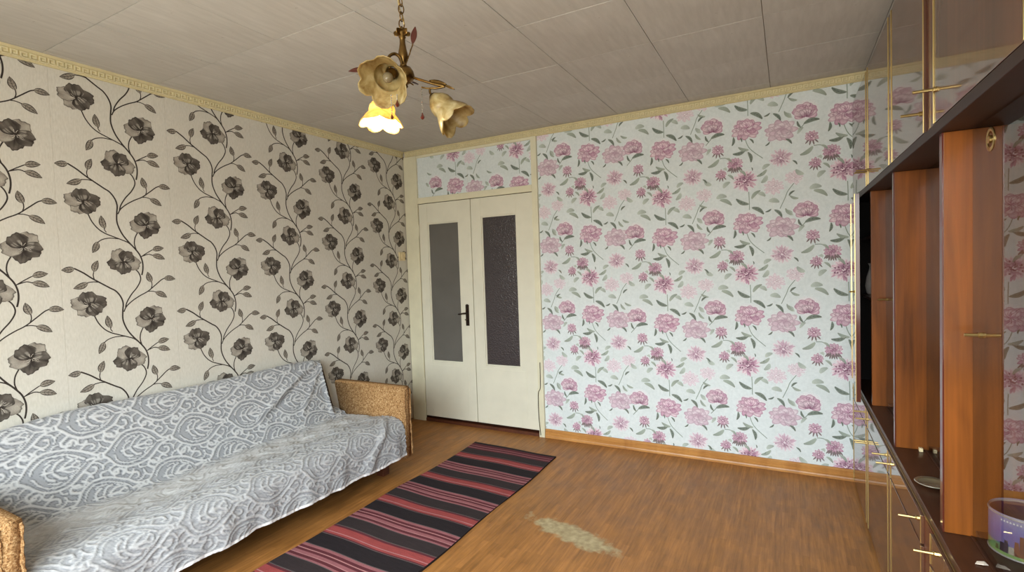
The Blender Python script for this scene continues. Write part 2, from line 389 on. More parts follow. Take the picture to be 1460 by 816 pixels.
def black_flower(pr, cx, cy, R, kinds, rot, rng, squash=1.0, layer=6):
    D = lin(48, 42, 38); G = lin(174, 168, 157); GM = lin(132, 125, 116); W = lin(205, 199, 187)
    lens = [0.90, 1.0, 0.96, 0.93, 1.02]; wid = [.54, .52, .50, .52, .54]
    for li, k in enumerate([2, 1, 4, 0, 3]):
        a0 = math.radians(rot[k]); kind = kinds[k]; NA, NR = 15, 9
        Rk = R * lens[k] * rng.uniform(0.96, 1.06); Wk = R * wid[k]
        ph = rng.uniform(0, 6); ca, sa = math.cos(a0), math.sin(a0); streak = [rng.uniform(0, 1) for _ in range(NA)]
        P = []; C = []
        for i in range(NR + 1):
            t = i / NR; row = []; rc = []
            for j in range(NA):
                u = j / (NA - 1) * 2 - 1
                # a broad crumpled petal: narrow at the throat, wide past the middle, scalloped tip
                hw = Wk * (0.10 + 0.90 * math.sin(min(PI, PI * (0.06 + 0.64 * t ** 0.9))))
                top = 1 - 0.26 * abs(u) ** 2.4 + 0.045 * math.sin(5 * u + ph) + 0.03 * math.sin(11 * u + 2 * ph)
                x = Rk * t * top; y = u * hw * (1 + .05 * math.sin(9 * t + ph + 2 * (u > 0)))
                row.append((cx + x * ca - y * sa, cy + (x * sa + y * ca) * squash))
                rim = max(max(0, (t - 0.88) / 0.12), max(0, (abs(u) - 0.86) / 0.14) * min(1, 2 * t))
                blot = 0.5 + 0.5 * math.sin(4 * u + ph) * math.sin(5 * t + 2 * ph)
                if kind == 'd':
                    c = mixc(D, GM, 0.55 * blot * t + 0.25 * streak[j] * (t > .25)); c = mixc(c, D, .8 * rim)
                    if .12 < t < .5 and streak[j] > .7: c = mixc(c, W, .35)
                else:
                    c = mixc(G, GM, 0.75 * blot + .2 * streak[j]); c = mixc(c, D, 0.85 * rim)
                    if t < 0.34: c = mixc(D, c, min(1, t / 0.34 + 0.45 * (streak[j] > 0.5)))
                rc.append(c)
            P.append(row); C.append(rc)
        pr.grid(P, C, layer + li)
    for k in range(11):
        a = rng.uniform(0, 2 * PI); r = R * rng.uniform(0.2, 0.42)
        pr.ribbon([(cx, cy), (cx + .6 * r * math.cos(a + .2), cy + .6 * r * math.sin(a + .2)), (cx + r * math.cos(a), cy + r * math.sin(a))], 0.0008, W if k % 3 else D, layer + 6, n=2)
    pr.blob(cx, cy, R * 0.10, R * 0.08, D, D, layer + 7, 8)

MM = 0.001
def left_motif():
    pr = Print(); rng = random.Random(3); D = lin(52, 45, 41)
    def q(l): return [(x * MM, y * MM) for x, y in l]
    main = [(-53, 185), (-17, 162), (17, 134), (55, 107), (94, 80), (120, 62), (141, 30), (150, -6), (146, -47), (145, -96), (162, -149), (189, -192), (220, -231), (244, -268), (255, -307), (255, -345), (248, -379)]
    pr.ribbon(q(main), 0.0036, D, 1)
    for l, w in (([(205, -335), (231, -362), (241, -400), (223, -442), (191, -483), (168, -523), (160, -550)], .003), ([(151, -51), (165, -23), (196, 6), (234, 31), (273, 52), (314, 86), (347, 114), (368, 123)], .0028),
                 ([(273, 51), (292, 52), (312, 47)], .0022), ([(291, 68), (296, 84), (295, 103)], .0022), ([(19, -61), (34, -99), (59, -134), (88, -156), (122, -171), (163, -188), (192, -202), (216, -226)], .0028),
                 ([(94, -150), (87, -140), (85, -128)], .002), ([(153, -183), (107, -180), (72, -189), (53, -204)], .0024), ([(239, -146), (225, -176), (221, -210), (228, -241)], .0028),
                 ([(251, -277), (275, -260), (308, -239)], .0024), ([(255, -275), (287, -264), (308, -270)], .0024), ([(28, 127), (24, 147), (27, 165)], .0022), ([(46, 112), (24, 115), (-1, 112)], .0024)):
        pr.ribbon(q(l), w, D, 1)
    for b, t in [((-51, 185), (-106, 178)), ((27, 165), (48, 225)), ((1, 112), (-63, 84)), ((359, 122), (422, 115)), ((295, 101), (277, 161)), ((310, 47), (371, 11)), ((88, -132), (74, -63)), ((53, -199), (27, -259)), ((308, -239), (369, -228)), ((306, -268), (372, -292))]:
        pr.leaf((b[0] * MM, b[1] * MM), (t[0] * MM, t[1] * MM), 0.0155, lin(150, 143, 132), D, 2, 0.05)
    black_flower(pr, 0, 0, 0.076, ['d', 'g', 'g', 'd', 'd'], (100, 166, 236, 305, 15), rng, 0.93)
    black_flower(pr, 0.284, -0.101, 0.078, ['d', 'g', 'd', 'd', 'g'], (122, 188, 262, 340, 58), rng, 0.98)
    black_flower(pr, 0.164, -0.306, 0.076, ['d', 'g', 'd', 'd', 'g'], (60, 118, 190, 266, 348), rng, 0.95)
    return pr

BG = lin(218, 227, 230)
PK_D = lin(148, 92, 126); PK_M = lin(198, 150, 178); PK_L = lin(243, 228, 236); PK_X = lin(104, 62, 88)
LF_D = lin(126, 138, 126); LF_L = lin(164, 176, 164); LF_P = lin(188, 200, 192)
def petal(pr, cx, cy, ang, r0, r1, w, cb, ct, layer, fy=1.0, rim=None, nr=4, na=5):
    P = []; C = []; ca, sa = math.cos(ang), math.sin(ang)
    for i in range(nr + 1):
        t = i / nr; row = []; rc = []
        for j in range(na):
            u = j / (na - 1) * 2 - 1
            hw = w * (0.28 + 0.72 * math.sin(PI * (0.15 + 0.62 * t)))
            rr = r0 + (r1 - r0) * t * (1 - 0.22 * u * u)
            x = rr * ca - u * hw * sa; y = rr * sa + u * hw * ca
            row.append((cx + x, cy + y * fy))
            c = mixc(cb, ct, t ** 0.8)
            if rim is not None and (abs(u) > 0.9 or i == nr): c = mixc(c, rim, 0.7)
            rc.append(c)
        P.append(row); C.append(rc)
    pr.grid(P, C, layer)
def peony(pr, kind, cx, cy, w, rng, L=6):
    R = w / 2; u = rng.uniform; pr.base = (2 if kind == 'pale' else L) + u(0, .05); pr.n = 0
    def shade(d, m, l):
        a = u(0, 1); return mixc(PK_X if d == PK_D else d, m, 0.1 + 0.75 * a), mixc(m, l, u(0.25, 1.15))
    if kind == 'bud':
        pr.blob(cx, cy, R * 1.0, R * 0.85, PK_L, BG, L)
        for k in range(9):
            a = math.radians(-30 + 240 * k / 8 + u(-8, 8)); cb, ct = shade(PK_D, PK_M, PK_L)
            petal(pr, cx, cy - R * 0.12, a, R * 0.1, R * u(0.8, 0.98), R * 0.34, cb, ct, L + 1, 0.82, PK_D)
        for k in range(7):
            a = math.radians(25 + 130 * k / 6 + u(-8, 8)); cb, ct = shade(PK_D, PK_M, PK_L)
            petal(pr, cx, cy - R * 0.45, a, R * 0.1, R * u(0.85, 1.05), R * 0.26, cb, ct, L + 2 + k % 2, 0.9, PK_D)
        for k in range(4):
            a = math.radians(60 + 60 * k / 3); petal(pr, cx, cy - R * 0.5, a, 0, R * 0.7, R * 0.17, PK_D, PK_L, L + 4, 0.9, PK_X)
    elif kind == 'open':
        pr.blob(cx, cy, R * 1.0, R * 0.8, PK_L, BG, L)
        for ring, (n, r0, r1, wd) in enumerate(((12, .2, 1.0, .25), (9, .15, .78, .24), (7, .1, .55, .22))):
            for k in range(n):
                a = 2 * PI * k / n + u(-.15, .15); cb, ct = shade(PK_D, PK_M, PK_L)
                petal(pr, cx, cy - R * 0.1 + R * 0.12 * ring, a, R * r0, R * r1 * u(.85, 1.05), R * wd, cb, ct, L + 1 + ring, 0.72, PK_D)
        for k in range(5):
            a = math.radians(40 + 100 * k / 4); petal(pr, cx, cy + R * 0.02, a, 0, R * .5, R * .16, PK_M, PK_L, L + 4, 0.9, PK_D)
        for k in range(10):
            a = u(0, 2 * PI); r = R * u(.1, .35); pr.ribbon([(cx + .4 * r * math.cos(a), cy + .4 * r * math.sin(a) * .7), (cx + r * math.cos(a), cy + r * math.sin(a) * .7)], .0009, PK_X if k % 2 else PK_L, L + 5, n=2)
    elif kind == 'big':
        A, B_, C_ = mixc(PK_D, BG, .25), mixc(PK_M, BG, .25), mixc(PK_L, BG, .3)
        pr.blob(cx, cy, R * 1.0, R * 0.78, C_, BG, L)
        for ring, (n, r0, r1, wd) in enumerate(((11, .15, 1.0, .27), (9, .1, .78, .25), (7, .05, .55, .22))):
            for k in range(n):
                a = 2 * PI * k / n + u(-.2, .2); cb, ct = shade(A, B_, C_)
                petal(pr, cx + R * .05 * ring, cy + R * 0.06 * ring, a, R * r0, R * r1 * u(.8, 1.05), R * wd, cb, ct, L + 1 + ring, 0.72, A)
    elif kind in ('bushy', 'spiky'):
        d, m, l = (PK_X, PK_M, PK_L) if kind == 'bushy' else (mixc(PK_D, BG, .1), mixc(PK_M, BG, .25), mixc(PK_L, BG, .25))
        pr.blob(cx, cy, R * 1.05, R * 0.95, mixc(l, m, .25), BG, L)
        for ring in range(4):
            n = (20, 18, 14, 9)[ring]; rr = (1.0, .78, .56, .34)[ring]
            for k in range(n):
                a = 2 * PI * k / n + u(-.15, .15)
                cb, ct = mixc(d, m, u(0, .7)), mixc(m, l, u(0, 1))
                petal(pr, cx, cy, a, R * rr * .35, R * rr * u(.82, 1.06), R * .085, cb, ct, L + 1 + ring, 0.9, None, 2, 3)
        for k in range(14):
            a = u(0, 2 * PI); r = R * u(.05, .75); petal(pr, cx + r * math.cos(a), cy + .9 * r * math.sin(a), u(0, 2 * PI), 0, R * .14, R * .05, d, mixc(d, m, .4), L + 5, 1, None, 2, 3)
    elif kind == 'pale':
        A, B_ = mixc(PK_M, BG, .35), mixc(PK_L, BG, .35)
        pr.blob(cx, cy, R * 1.05, R * 0.9, B_, BG, L - 3)
        for ring, (n, r1) in enumerate(((13, 1.0), (11, .7), (8, .42))):
            for k in range(n):
                a = 2 * PI * k / n + u(-.2, .2); cb, ct = mixc(A, B_, u(0, .8)), mixc(B_, BG, u(0, .6))
                petal(pr, cx, cy, a, R * r1 * .2, R * r1 * u(.8, 1.05), R * .16, cb, ct, L - 2 + ring, .85, A, 3, 4)
    elif kind == 'small':
        pr.blob(cx, cy, R * 1.0, R * 0.9, PK_L, BG, L)
        for ring, (n, r1) in enumerate(((11, 1.0), (8, .65))):
            for k in range(n):
                a = 2 * PI * k / n + u(-.2, .2); cb, ct = shade(PK_D, PK_M, PK_L)
                petal(pr, cx, cy, a, R * r1 * .15, R * r1 * u(.8, 1.0), R * .2, cb, ct, L + 1 + ring, .9, PK_D, 3, 4)
        for k in range(4):
            a = math.radians(-130 + 80 * k / 3); pr.base = None; pr.leaf((cx + R * .5 * math.cos(a), cy + R * .5 * math.sin(a)), (cx + R * 1.25 * math.cos(a), cy + R * 1.25 * math.sin(a)), R * .10, lin(128, 116, 118), None, L + 3, 0, False)
def peony_ink(pr, cx, cy, w, rng, n, col):
    # fine drawn lines between the petals
    R = w / 2; pr.n += 1
    for k in range(n):
        a = rng.uniform(0, 2 * PI); r0 = R * rng.uniform(.1, .6); r1 = r0 + R * rng.uniform(.15, .35); b = a + rng.uniform(-.35, .35)
        pr.ribbon([(cx + r0 * math.cos(a), cy + .8 * r0 * math.sin(a)), (cx + .5 * (r0 + r1) * math.cos((a + b) / 2), cy + .8 * .52 * (r0 + r1) * math.sin((a + b) / 2)), (cx + r1 * math.cos(b), cy + .8 * r1 * math.sin(b))], .0008, col, 9, True, 2)
def back_motif():
    pr = Print(); rng = random.Random(11)
    st = [[(219, 153), (221, 90), (221, 28)], [(15, -49), (-8, -85), (-49, -132)], [(198, -100), (227, -181), (306, -257)], [(111, -251), (80, -228), (43, -227)], [(481, 181), (446, 133), (431, 94), (401, 26)], [(176, 302), (145, 316), (130, 339)]]
    for l in st: pr.ribbon([(a * MM, b * MM) for a, b in l], 0.0024, lin(140, 156, 146), 4)
    lv = [((222, 69), (136, 118), 1), ((232, 48), (311, -9), 1), ((233, 100), (295, 157), 2), ((-13, -85), (84, -69), 1), ((-24, -106), (-45, -57), 1), ((131, -93), (119, -156), 1), ((172, -105), (182, -137), 1), ((228, -119), (253, -156), 1), ((216, -202), (235, -281), 1), ((206, -191), (118, -206), 1), ((227, -192), (155, -162), 2), ((43, -227), (-40, -278), 2), ((451, 103), (489, 135), 1), ((333, 82), (402, 66), 3), ((352, 29), (312, 11), 1), ((366, 23), (414, -36), 1), ((474, 327), (502, 294), 1), ((238, 311), (242, 285), 1), ((35, 115), (119, 66), 2), ((14, 127), (89, 132), 3), ((436, -149), (474, -191), 1), ((348, -155), (318, -180), 1), ((297, 269), (287, 255), 1), ((80, -228), (120, -262), 2), ((160, 300), (205, 255), 2), ((330, -330), (262, -372), 2), ((300, -330), (350, -300), 3), ((-40, 70), (-96, 96), 2), ((-60, -30), (-112, 6), 3), ((90, 330), (40, 300), 3), ((330, 250), (290, 200), 3), ((60, 190), (110, 230), 3), ((270, 140), (320, 110), 3), ((470, -20), (430, 30), 2), ((500, -130), (540, -90), 3), ((90, -340), (130, -380), 2), ((-10, -400), (-60, -360), 3)]
    for b, t, k in lv:
        L = math.hypot(t[0] - b[0], t[1] - b[1]) * MM
        col = {1: LF_D, 2: LF_L, 3: LF_P}[k]
        pr.leaf((b[0] * MM, b[1] * MM), (t[0] * MM, t[1] * MM), L * (0.135 if k < 3 else 0.22), mixc(col, BG, .08), None, 3 if k == 3 else 12, 0.12, k == 1, lin(78, 88, 82))
    for kind, x, y, w in [('pale', 365, 171, 118), ('pale', 481, 216, 104), ('big', 408, -97, 185), ('spiky', 410, 349, 128), ('bushy', 195, 228, 152), ('small', 130, 344, 92), ('small', 33, 450 - 618, 84), ('small', 51, -334, 74), ('small', 142, -273, 94), ('open', 209, -45, 179), ('bud', 0, 0, 150)]:
        peony(pr, kind, x * MM, y * MM, w * MM * 1.1, rng)
        peony_ink(pr, x * MM, y * MM, w * MM, rng, {'pale': 10, 'big': 20, 'small': 10}.get(kind, 22), {'pale': mixc(PK_D, BG, .3), 'big': mixc(PK_X, BG, .3), 'spiky': mixc(PK_X, BG, .2)}.get(kind, PK_X)); pr.base = None
    return pr

def paper_strip(name, parent, motif, paper_mat, to_world, u0, u1, v0, v1, ou, ov, pv):
    """one hung strip of paper: a 1 mm sheet plus its print; motif repeats every pv up the strip, cut at the strip's top and bottom"""
    bm = bmesh.new(); cl = bm.verts.layers.float_color.new('Col')
    kmin = int(math.floor((v0 - ov) / pv)) - 1; kmax = int(math.ceil((v1 - ov) / pv)) + 1
    lo = min(p[1] for p in motif.v); hi = max(p[1] for p in motif.v)
    for k in range(kmin, kmax + 1):
        if ov + k * pv + hi < v0 or ov + k * pv + lo > v1: continue
        vs = []
        for (x, y, l), c in zip(motif.v, motif.c):
            w = bm.verts.new((ou + x, ov + k * pv + y, 0.0014 + 0.00011 * l)); w[cl] = c; vs.append(w)
        for f in motif.f:
            try: bm.faces.new([vs[i] for i in f])
            except ValueError: pass
    for co, no in (((0, v1, 0), (0, 1, 0)), ((0, v0, 0), (0, -1, 0))):
        bmesh.ops.bisect_plane(bm, geom=bm.verts[:] + bm.edges[:] + bm.faces[:], plane_co=co, plane_no=no, clear_outer=True)
    lim = getattr(paper_strip, 'ulim', None)
    if lim:
        for co, no in (((lim[1], 0, 0), (1, 0, 0)), ((lim[0], 0, 0), (-1, 0, 0))):
            bmesh.ops.bisect_plane(bm, geom=bm.verts[:] + bm.edges[:] + bm.faces[:], plane_co=co, plane_no=no, clear_outer=True)
    for f in bm.faces: f.material_index = 1
    bxa(bm, u0, u1, v0, v1, 0.0002, 0.0012)
    for v in bm.verts: v.co = to_world(v.co)
    return obj(name, bm, [paper_mat, M_PRINT], parent)

# ------------------------------------------------------------------ room shell
def shell():
    fl = box('floor', -0.1, XR + 0.1, YF - 0.1, YB + 0.6, -0.06, 0.0, M_FLOOR); tag(fl, 'parquet patterned linoleum floor with a worn grey patch', kind='structure')
    ce = box('ceiling', -0.1, XR + 0.1, YF - 0.1, YB + 0.1, ROOM_H + 0.004, ROOM_H + 0.1, M_CEILGAP); tag(ce, 'beige ceiling of square fibre tiles', kind='structure')
    xs = [0.0] + [0.05 + 0.5 * i for i in range(8)] + [XR]; ys = [YF] + [-0.38 + 0.5 * i for i in range(9)] + [YB]
    g = 0.0014
    cache = {}
    for i in range(len(xs) - 1):
        for j in range(len(ys) - 1):
            w, d = round(xs[i + 1] - xs[i], 4), round(ys[j + 1] - ys[j], 4)
            if w < 0.02 or d < 0.02: continue
            if (w, d) not in cache:
                bm = bmesh.new(); bxa(bm, -w / 2 + g, w / 2 - g, -d / 2 + g, d / 2 - g, 0, 0.0065, 0.0006)
                me = bpy.data.meshes.new('ceiling_tile'); bm.to_mesh(me); bm.free(); me.materials.append(M_CEIL); cache[(w, d)] = me
            o = bpy.data.objects.new('ceiling_tile', cache[(w, d)]); COL.objects.link(o); o.parent = ce
            o.location = ((xs[i] + xs[i + 1]) / 2, (ys[j] + ys[j + 1]) / 2, ROOM_H - 0.002 + rnd.uniform(-0.0008, 0.0008))
            o.rotation_euler = (0, 0, rnd.uniform(-.0015, .0015))
    wl = box('wall_left', -0.1, 0.0, YF - 0.1, YB + 0.1, 0, ROOM_H, M_PLASTER); tag(wl, 'left wall papered with black flower vines', kind='structure')
    lm = left_motif()
    # strips hung side by side, each with its own drop of the pattern
    drops = {-2: 1.50, -1: 1.62, 0: 1.674, 1: 1.806, 2: 1.555, 3: 1.984, 4: 2.164, 5: 1.80, }
    for k in range(-2, 6):
        a = 1.253 + 0.5255 * (k - 1)
        u0, u1 = a - 0.108, a + 0.4165
        if k == 5: u1 = min(u1, YB)
        paper_strip.ulim = (max(YF, u0 - 0.02), min(YB - 0.001, u1 + 0.03))
        paper_strip('wallpaper_strip', wl, lm, M_LEFTPAPER, lambda c: Vector((c.z, c.x, c.y)), max(u0, YF), min(u1, YB), 0.0, ROOM_H - 0.006, a, drops[k], 0.522)
    # back wall: pieces left and right of the doorway, panel above
    bm = bmesh.new()
    bxa(bm, 0, 0.10, YB, YB + 0.12, 0, ROOM_H); bxa(bm, 1.35, XR + 0.1, YB, YB + 0.12, 0, ROOM_H); bxa(bm, 0.10, 1.35, YB, YB + 0.12, 2.03, ROOM_H)
    wb = obj('wall_back', bm, M_PLASTER); tag(wb, 'far wall papered with pink peonies on pale blue', kind='structure')
    pm = back_motif(); tw = lambda c: Vector((c.x, YB - c.z, c.y))
    seam = [1.055, 1.596, 2.151, 2.694, 3.243, 3.785, 4.3]
    for k, (bx_, bz) in enumerate([(1.055, 1.66), (1.596, 1.692), (2.151, 1.634), (2.694, 1.696), (3.243, 1.708), (3.785, 1.71)]):
        u0, u1 = bx_ - 0.19 + .0003, bx_ + (seam[k + 1] - seam[k]) - 0.19 - .0003
        paper_strip.ulim = (1.378, XR - 0.002)
        paper_strip('wallpaper_strip', wb, pm, M_BACKPAPER, tw, max(1.376, u0), min(XR, u1) if k < 5 else XR, 0.0, ROOM_H - 0.006, bx_, bz, 0.618)
    for a, b, bx_, bz in ((0.158, 0.70, 0.36, 2.19), (0.702, 1.324, 0.99, 2.135)):
        paper_strip.ulim = (a - 0.0, 1.324)
        paper_strip('wallpaper_strip', wb, pm, M_BACKPAPER, tw, a, b, 2.062, ROOM_H - 0.006, bx_, bz, 0.618)
    wr = box('wall_right', XR, XR + 0.1, YF - 0.1, YB, 0, ROOM_H, M_PLASTER); tag(wr, 'right wall behind the wall unit', kind='structure')
    bm = bmesh.new(); wx0, wx1, wz0, wz1 = WX0, WX1, WZ0, WZ1
    bxa(bm, 0, wx0, YF - 0.12, YF, 0, ROOM_H); bxa(bm, wx1, XR, YF - 0.12, YF, 0, ROOM_H); bxa(bm, wx0, wx1, YF - 0.12, YF, 0, wz0); bxa(bm, wx0, wx1, YF - 0.12, YF, wz1, ROOM_H)
    wf = obj('wall_front', bm, M_PLASTER); tag(wf, 'near wall with the window behind the viewer', kind='structure')
    win = empty('window_1', ((wx0 + wx1) / 2, YF - 0.06, wz0), kind='structure', label='white window that lights the room')
    o = win.location
    bm = bmesh.new()
    for x in (wx0, (wx0 + wx1) / 2 - .03, wx1 - .06): bxa(bm, x - o.x, x + .06 - o.x, -.03, .03, 0, wz1 - wz0)
    for z in (0, wz1 - wz0 - .06): bxa(bm, wx0 - o.x + .06, wx1 - o.x - .06, -.03, .03, z, z + .06)
    obj('window_frame', bm, M_PAINT2, win)
    box('pane', wx0 - o.x + .06, -.03, -.003, .003, .06, wz1 - wz0 - .06, M_WGLASS, win); box('pane', .03, wx1 - o.x - .06, -.003, .003, .06, wz1 - wz0 - .06, M_WGLASS, win)

def cornice(name, p0, p1, inward, label):
    """foam ceiling moulding with a raised key band"""
    p0, p1, n = Vector(p0), Vector(p1), Vector(inward)
    t = (p1 - p0); L = t.length; t /= L
    prof = [(0.002, -0.052), (0.010, -0.052), (0.012, -0.044), (0.014, -0.042), (0.016, -0.014), (0.021, -0.011), (0.026, 0.0), (0.002, 0.0)]
    bm = bmesh.new(); rings = []
    for s in (0, L): rings.append([bm.verts.new(p0 + t * s + n * a + Vector((0, 0, ROOM_H - 0.003 + b))) for a, b in prof])
    m = len(prof)
    for k in range(m): bm.faces.new((rings[0][k], rings[0][(k + 1) % m], rings[1][(k + 1) % m], rings[1][k]))
    bm.faces.new(rings[0]); bm.faces.new(rings[1][::-1]); bmesh.ops.recalc_face_normals(bm, faces=bm.faces)
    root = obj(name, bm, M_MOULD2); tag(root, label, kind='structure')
    bm = bmesh.new(); per = 0.034; k = 0; s = 0.01
    def blk(a, b, z0, z1):
        vs = []
        for q in (0.0135, 0.0215):
            for zz in (z0, z1):
                for ss in (a, b): vs.append(bm.verts.new(p0 + t * ss + n * q + Vector((0, 0, ROOM_H + zz))))
        for qd in ((4, 5, 7, 6), (0, 1, 5, 4), (2, 6, 7, 3), (0, 4, 6, 2), (1, 3, 7, 5)): bm.faces.new([vs[i] for i in qd])
    while s + per < L:
        blk(s, s + .005, -.043, -.019); blk(s + .005, s + .026, -.024, -.019); blk(s + .021, s + .026, -.038, -.024); blk(s + .010, s + .021, -.038, -.033); blk(s + .005, s + .034, -.047, -.0435)
        s += per
    bmesh.ops.recalc_face_normals(bm, faces=bm.faces)
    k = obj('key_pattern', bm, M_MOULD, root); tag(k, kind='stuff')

def trims():
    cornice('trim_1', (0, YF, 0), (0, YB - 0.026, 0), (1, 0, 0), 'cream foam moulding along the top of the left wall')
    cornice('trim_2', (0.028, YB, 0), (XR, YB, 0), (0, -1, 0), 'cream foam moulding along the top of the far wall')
    t3 = box('trim_3', 0.012, 0.155, YB - 0.02, YB - 0.0015, 0, ROOM_H - 0.055, M_PAINT, None, 0.003); tag(t3, 'cream post between the corner and the double door', kind='structure')
    t4 = box('trim_4', 1.325, 1.374, YB - 0.022, YB - 0.0015, 0, ROOM_H - 0.055, M_PAINT, None, 0.003); tag(t4, 'cream post right of the double door', kind='structure')
    t5 = box('trim_5', 0.157, 1.323, YB - 0.02, YB - 0.0015, 2.008, 2.062, M_PAINT, None, 0.003); tag(t5, 'cream lintel board over the double door', kind='structure')
    t6 = box('trim_6', 0.157, 1.323, YB - 0.016, YB - 0.0015, ROOM_H - 0.075, ROOM_H - 0.055, M_PAINT, None, 0.002); tag(t6, 'cream batten under the moulding above the door', kind='structure')
    # ribbed wooden baseboard
    bm = bmesh.new()
    prof = [(0.001, 0.001), (0.020, 0.001), (0.020, 0.014), (0.017, 0.022), (0.0185, 0.032), (0.014, 0.036), (0.016, 0.048), (0.0115, 0.052), (0.0125, 0.062), (0.006, 0.071), (0.001, 0.072)]
    rings = [[bm.verts.new((x, YB - 0.003 - a, b)) for a, b in prof] for x in (1.377, XR - 0.002)]
    m = len(prof)
    for k in range(m): bm.faces.new((rings[0][k], rings[0][(k + 1) % m], rings[1][(k + 1) % m], rings[1][k]))
    bm.faces.new(rings[0]); bm.faces.new(rings[1][::-1]); bmesh.ops.recalc_face_normals(bm, faces=bm.faces)
    tag(obj('baseboard_back', bm, M_BASEB), 'ribbed honey wood baseboard under the peony wall', kind='structure')

def door():
    d = empty('door_1', (0.735, YB, 0), kind='structure', label='cream double door with dark glass panels')
    off = (0.735, YB, 0)
    yf, yk = YB - 0.008, YB + 0.032
    box('threshold', 0.10, 1.35, YB - 0.012, YB + 0.12, 0.0, 0.028, M_SOFABASE, d, 0, off)
    box('gap_shade_sheet', 0.10, 1.35, YB + 0.085, YB + 0.10, 0.0, 2.03, M_GAP, d, 0, off)  # dark sheet across the whole doorway, painting the shade in the door gaps
    for side, x0, x1, gx0, gx1, gz0, gz1, gm in ((0, 0.159, 0.7185, 0.252, 0.592, 0.562, 1.825, M_DGLASS), (1, 0.7255, 1.321, 0.826, 1.168, 0.558, 1.845, M_DGLASS2)):
        z0, z1 = 0.05, 2.004
        bm = bmesh.new()
        bxa(bm, x0 - off[0], gx0 - off[0], yf - YB, yk - YB, z0, z1, 0.003); bxa(bm, gx1 - off[0], x1 - off[0], yf - YB, yk - YB, z0, z1, 0.003)
        bxa(bm, gx0 - off[0], gx1 - off[0], yf - YB + .001, yk - YB, gz1, z1, 0.002); bxa(bm, gx0 - off[0], gx1 - off[0], yf - YB + .001, yk - YB, z0, gz0, 0.002)
        leaf = obj('door_leaf', bm, M_PAINT2, d)
        box('glass_pane', gx0 - .004, gx1 + .004, YB + .009, YB + .013, gz0 - .004, gz1 + .004, gm, leaf, 0, off)
        bm = bmesh.new(); b = 0.011
        for q in ((gx0, gx0 + b, gz0, gz1), (gx1 - b, gx1, gz0, gz1), (gx0 + b, gx1 - b, gz0, gz0 + b), (gx0 + b, gx1 - b, gz1 - b, gz1)):
            bxa(bm, q[0] - off[0], q[1] - off[0], -.001, .008, q[2], q[3], 0.002)
        obj('glazing_bead', bm, M_PAINT2, leaf)
        box('lower_panel', gx0 + .01 - .06, gx1 - .01 + .06, yf - .0025, yf + .001, 0.12, 0.53, M_PAINT2, leaf, 0.001, off)
        hx = x0 - 0.004 if side == 0 else x1 + 0.002
        for hz in (0.3, 1.72):
            bm = bmesh.new(); lathe(bm, [(0.006, 0), (0.006, 0.1)], 8, Matrix.Translation((hx - off[0], yf - .006 - YB, hz))); obj('hinge', bm, M_PAINT, leaf)
    # handle with back plate on the left leaf
    hd = empty('handle'); hd.parent = d; hd.location = (0.655 - off[0], yf - YB, 1.0)
    bm = bmesh.new(); bxa(bm, -.017, .017, -.006, 0, -.1, .085, 0.002)
    for z in (-.085, -.05, .055, .075): lathe(bm, [(0.016, 0), (0.012, .004), (0.0, .006)], 10, axis_matrix((0, -.006, z), (0, -1, 0)), False)
    obj('back_plate', bm, M_HANDLE, hd)
    bm = bmesh.new(); tube(bm, smoothpath([(0, -.006, .012), (0, -.045, .012), (-.012, -.056, .012), (-.036, -.056, .008), (-.06, -.052, .004)], 5), [.008] * 10 + [.007] * 11, 8); obj('lever', bm, M_HANDLE, hd, True)
    bm = bmesh.new(); tube(bm, [(0, -.006, -.045), (0, -.022, -.045)], .006, 8); bxa(bm, -.012, .012, -.03, -.022, -.049, -.041); obj('key', bm, M_HANDLE, hd)

shell(); trims(); door()

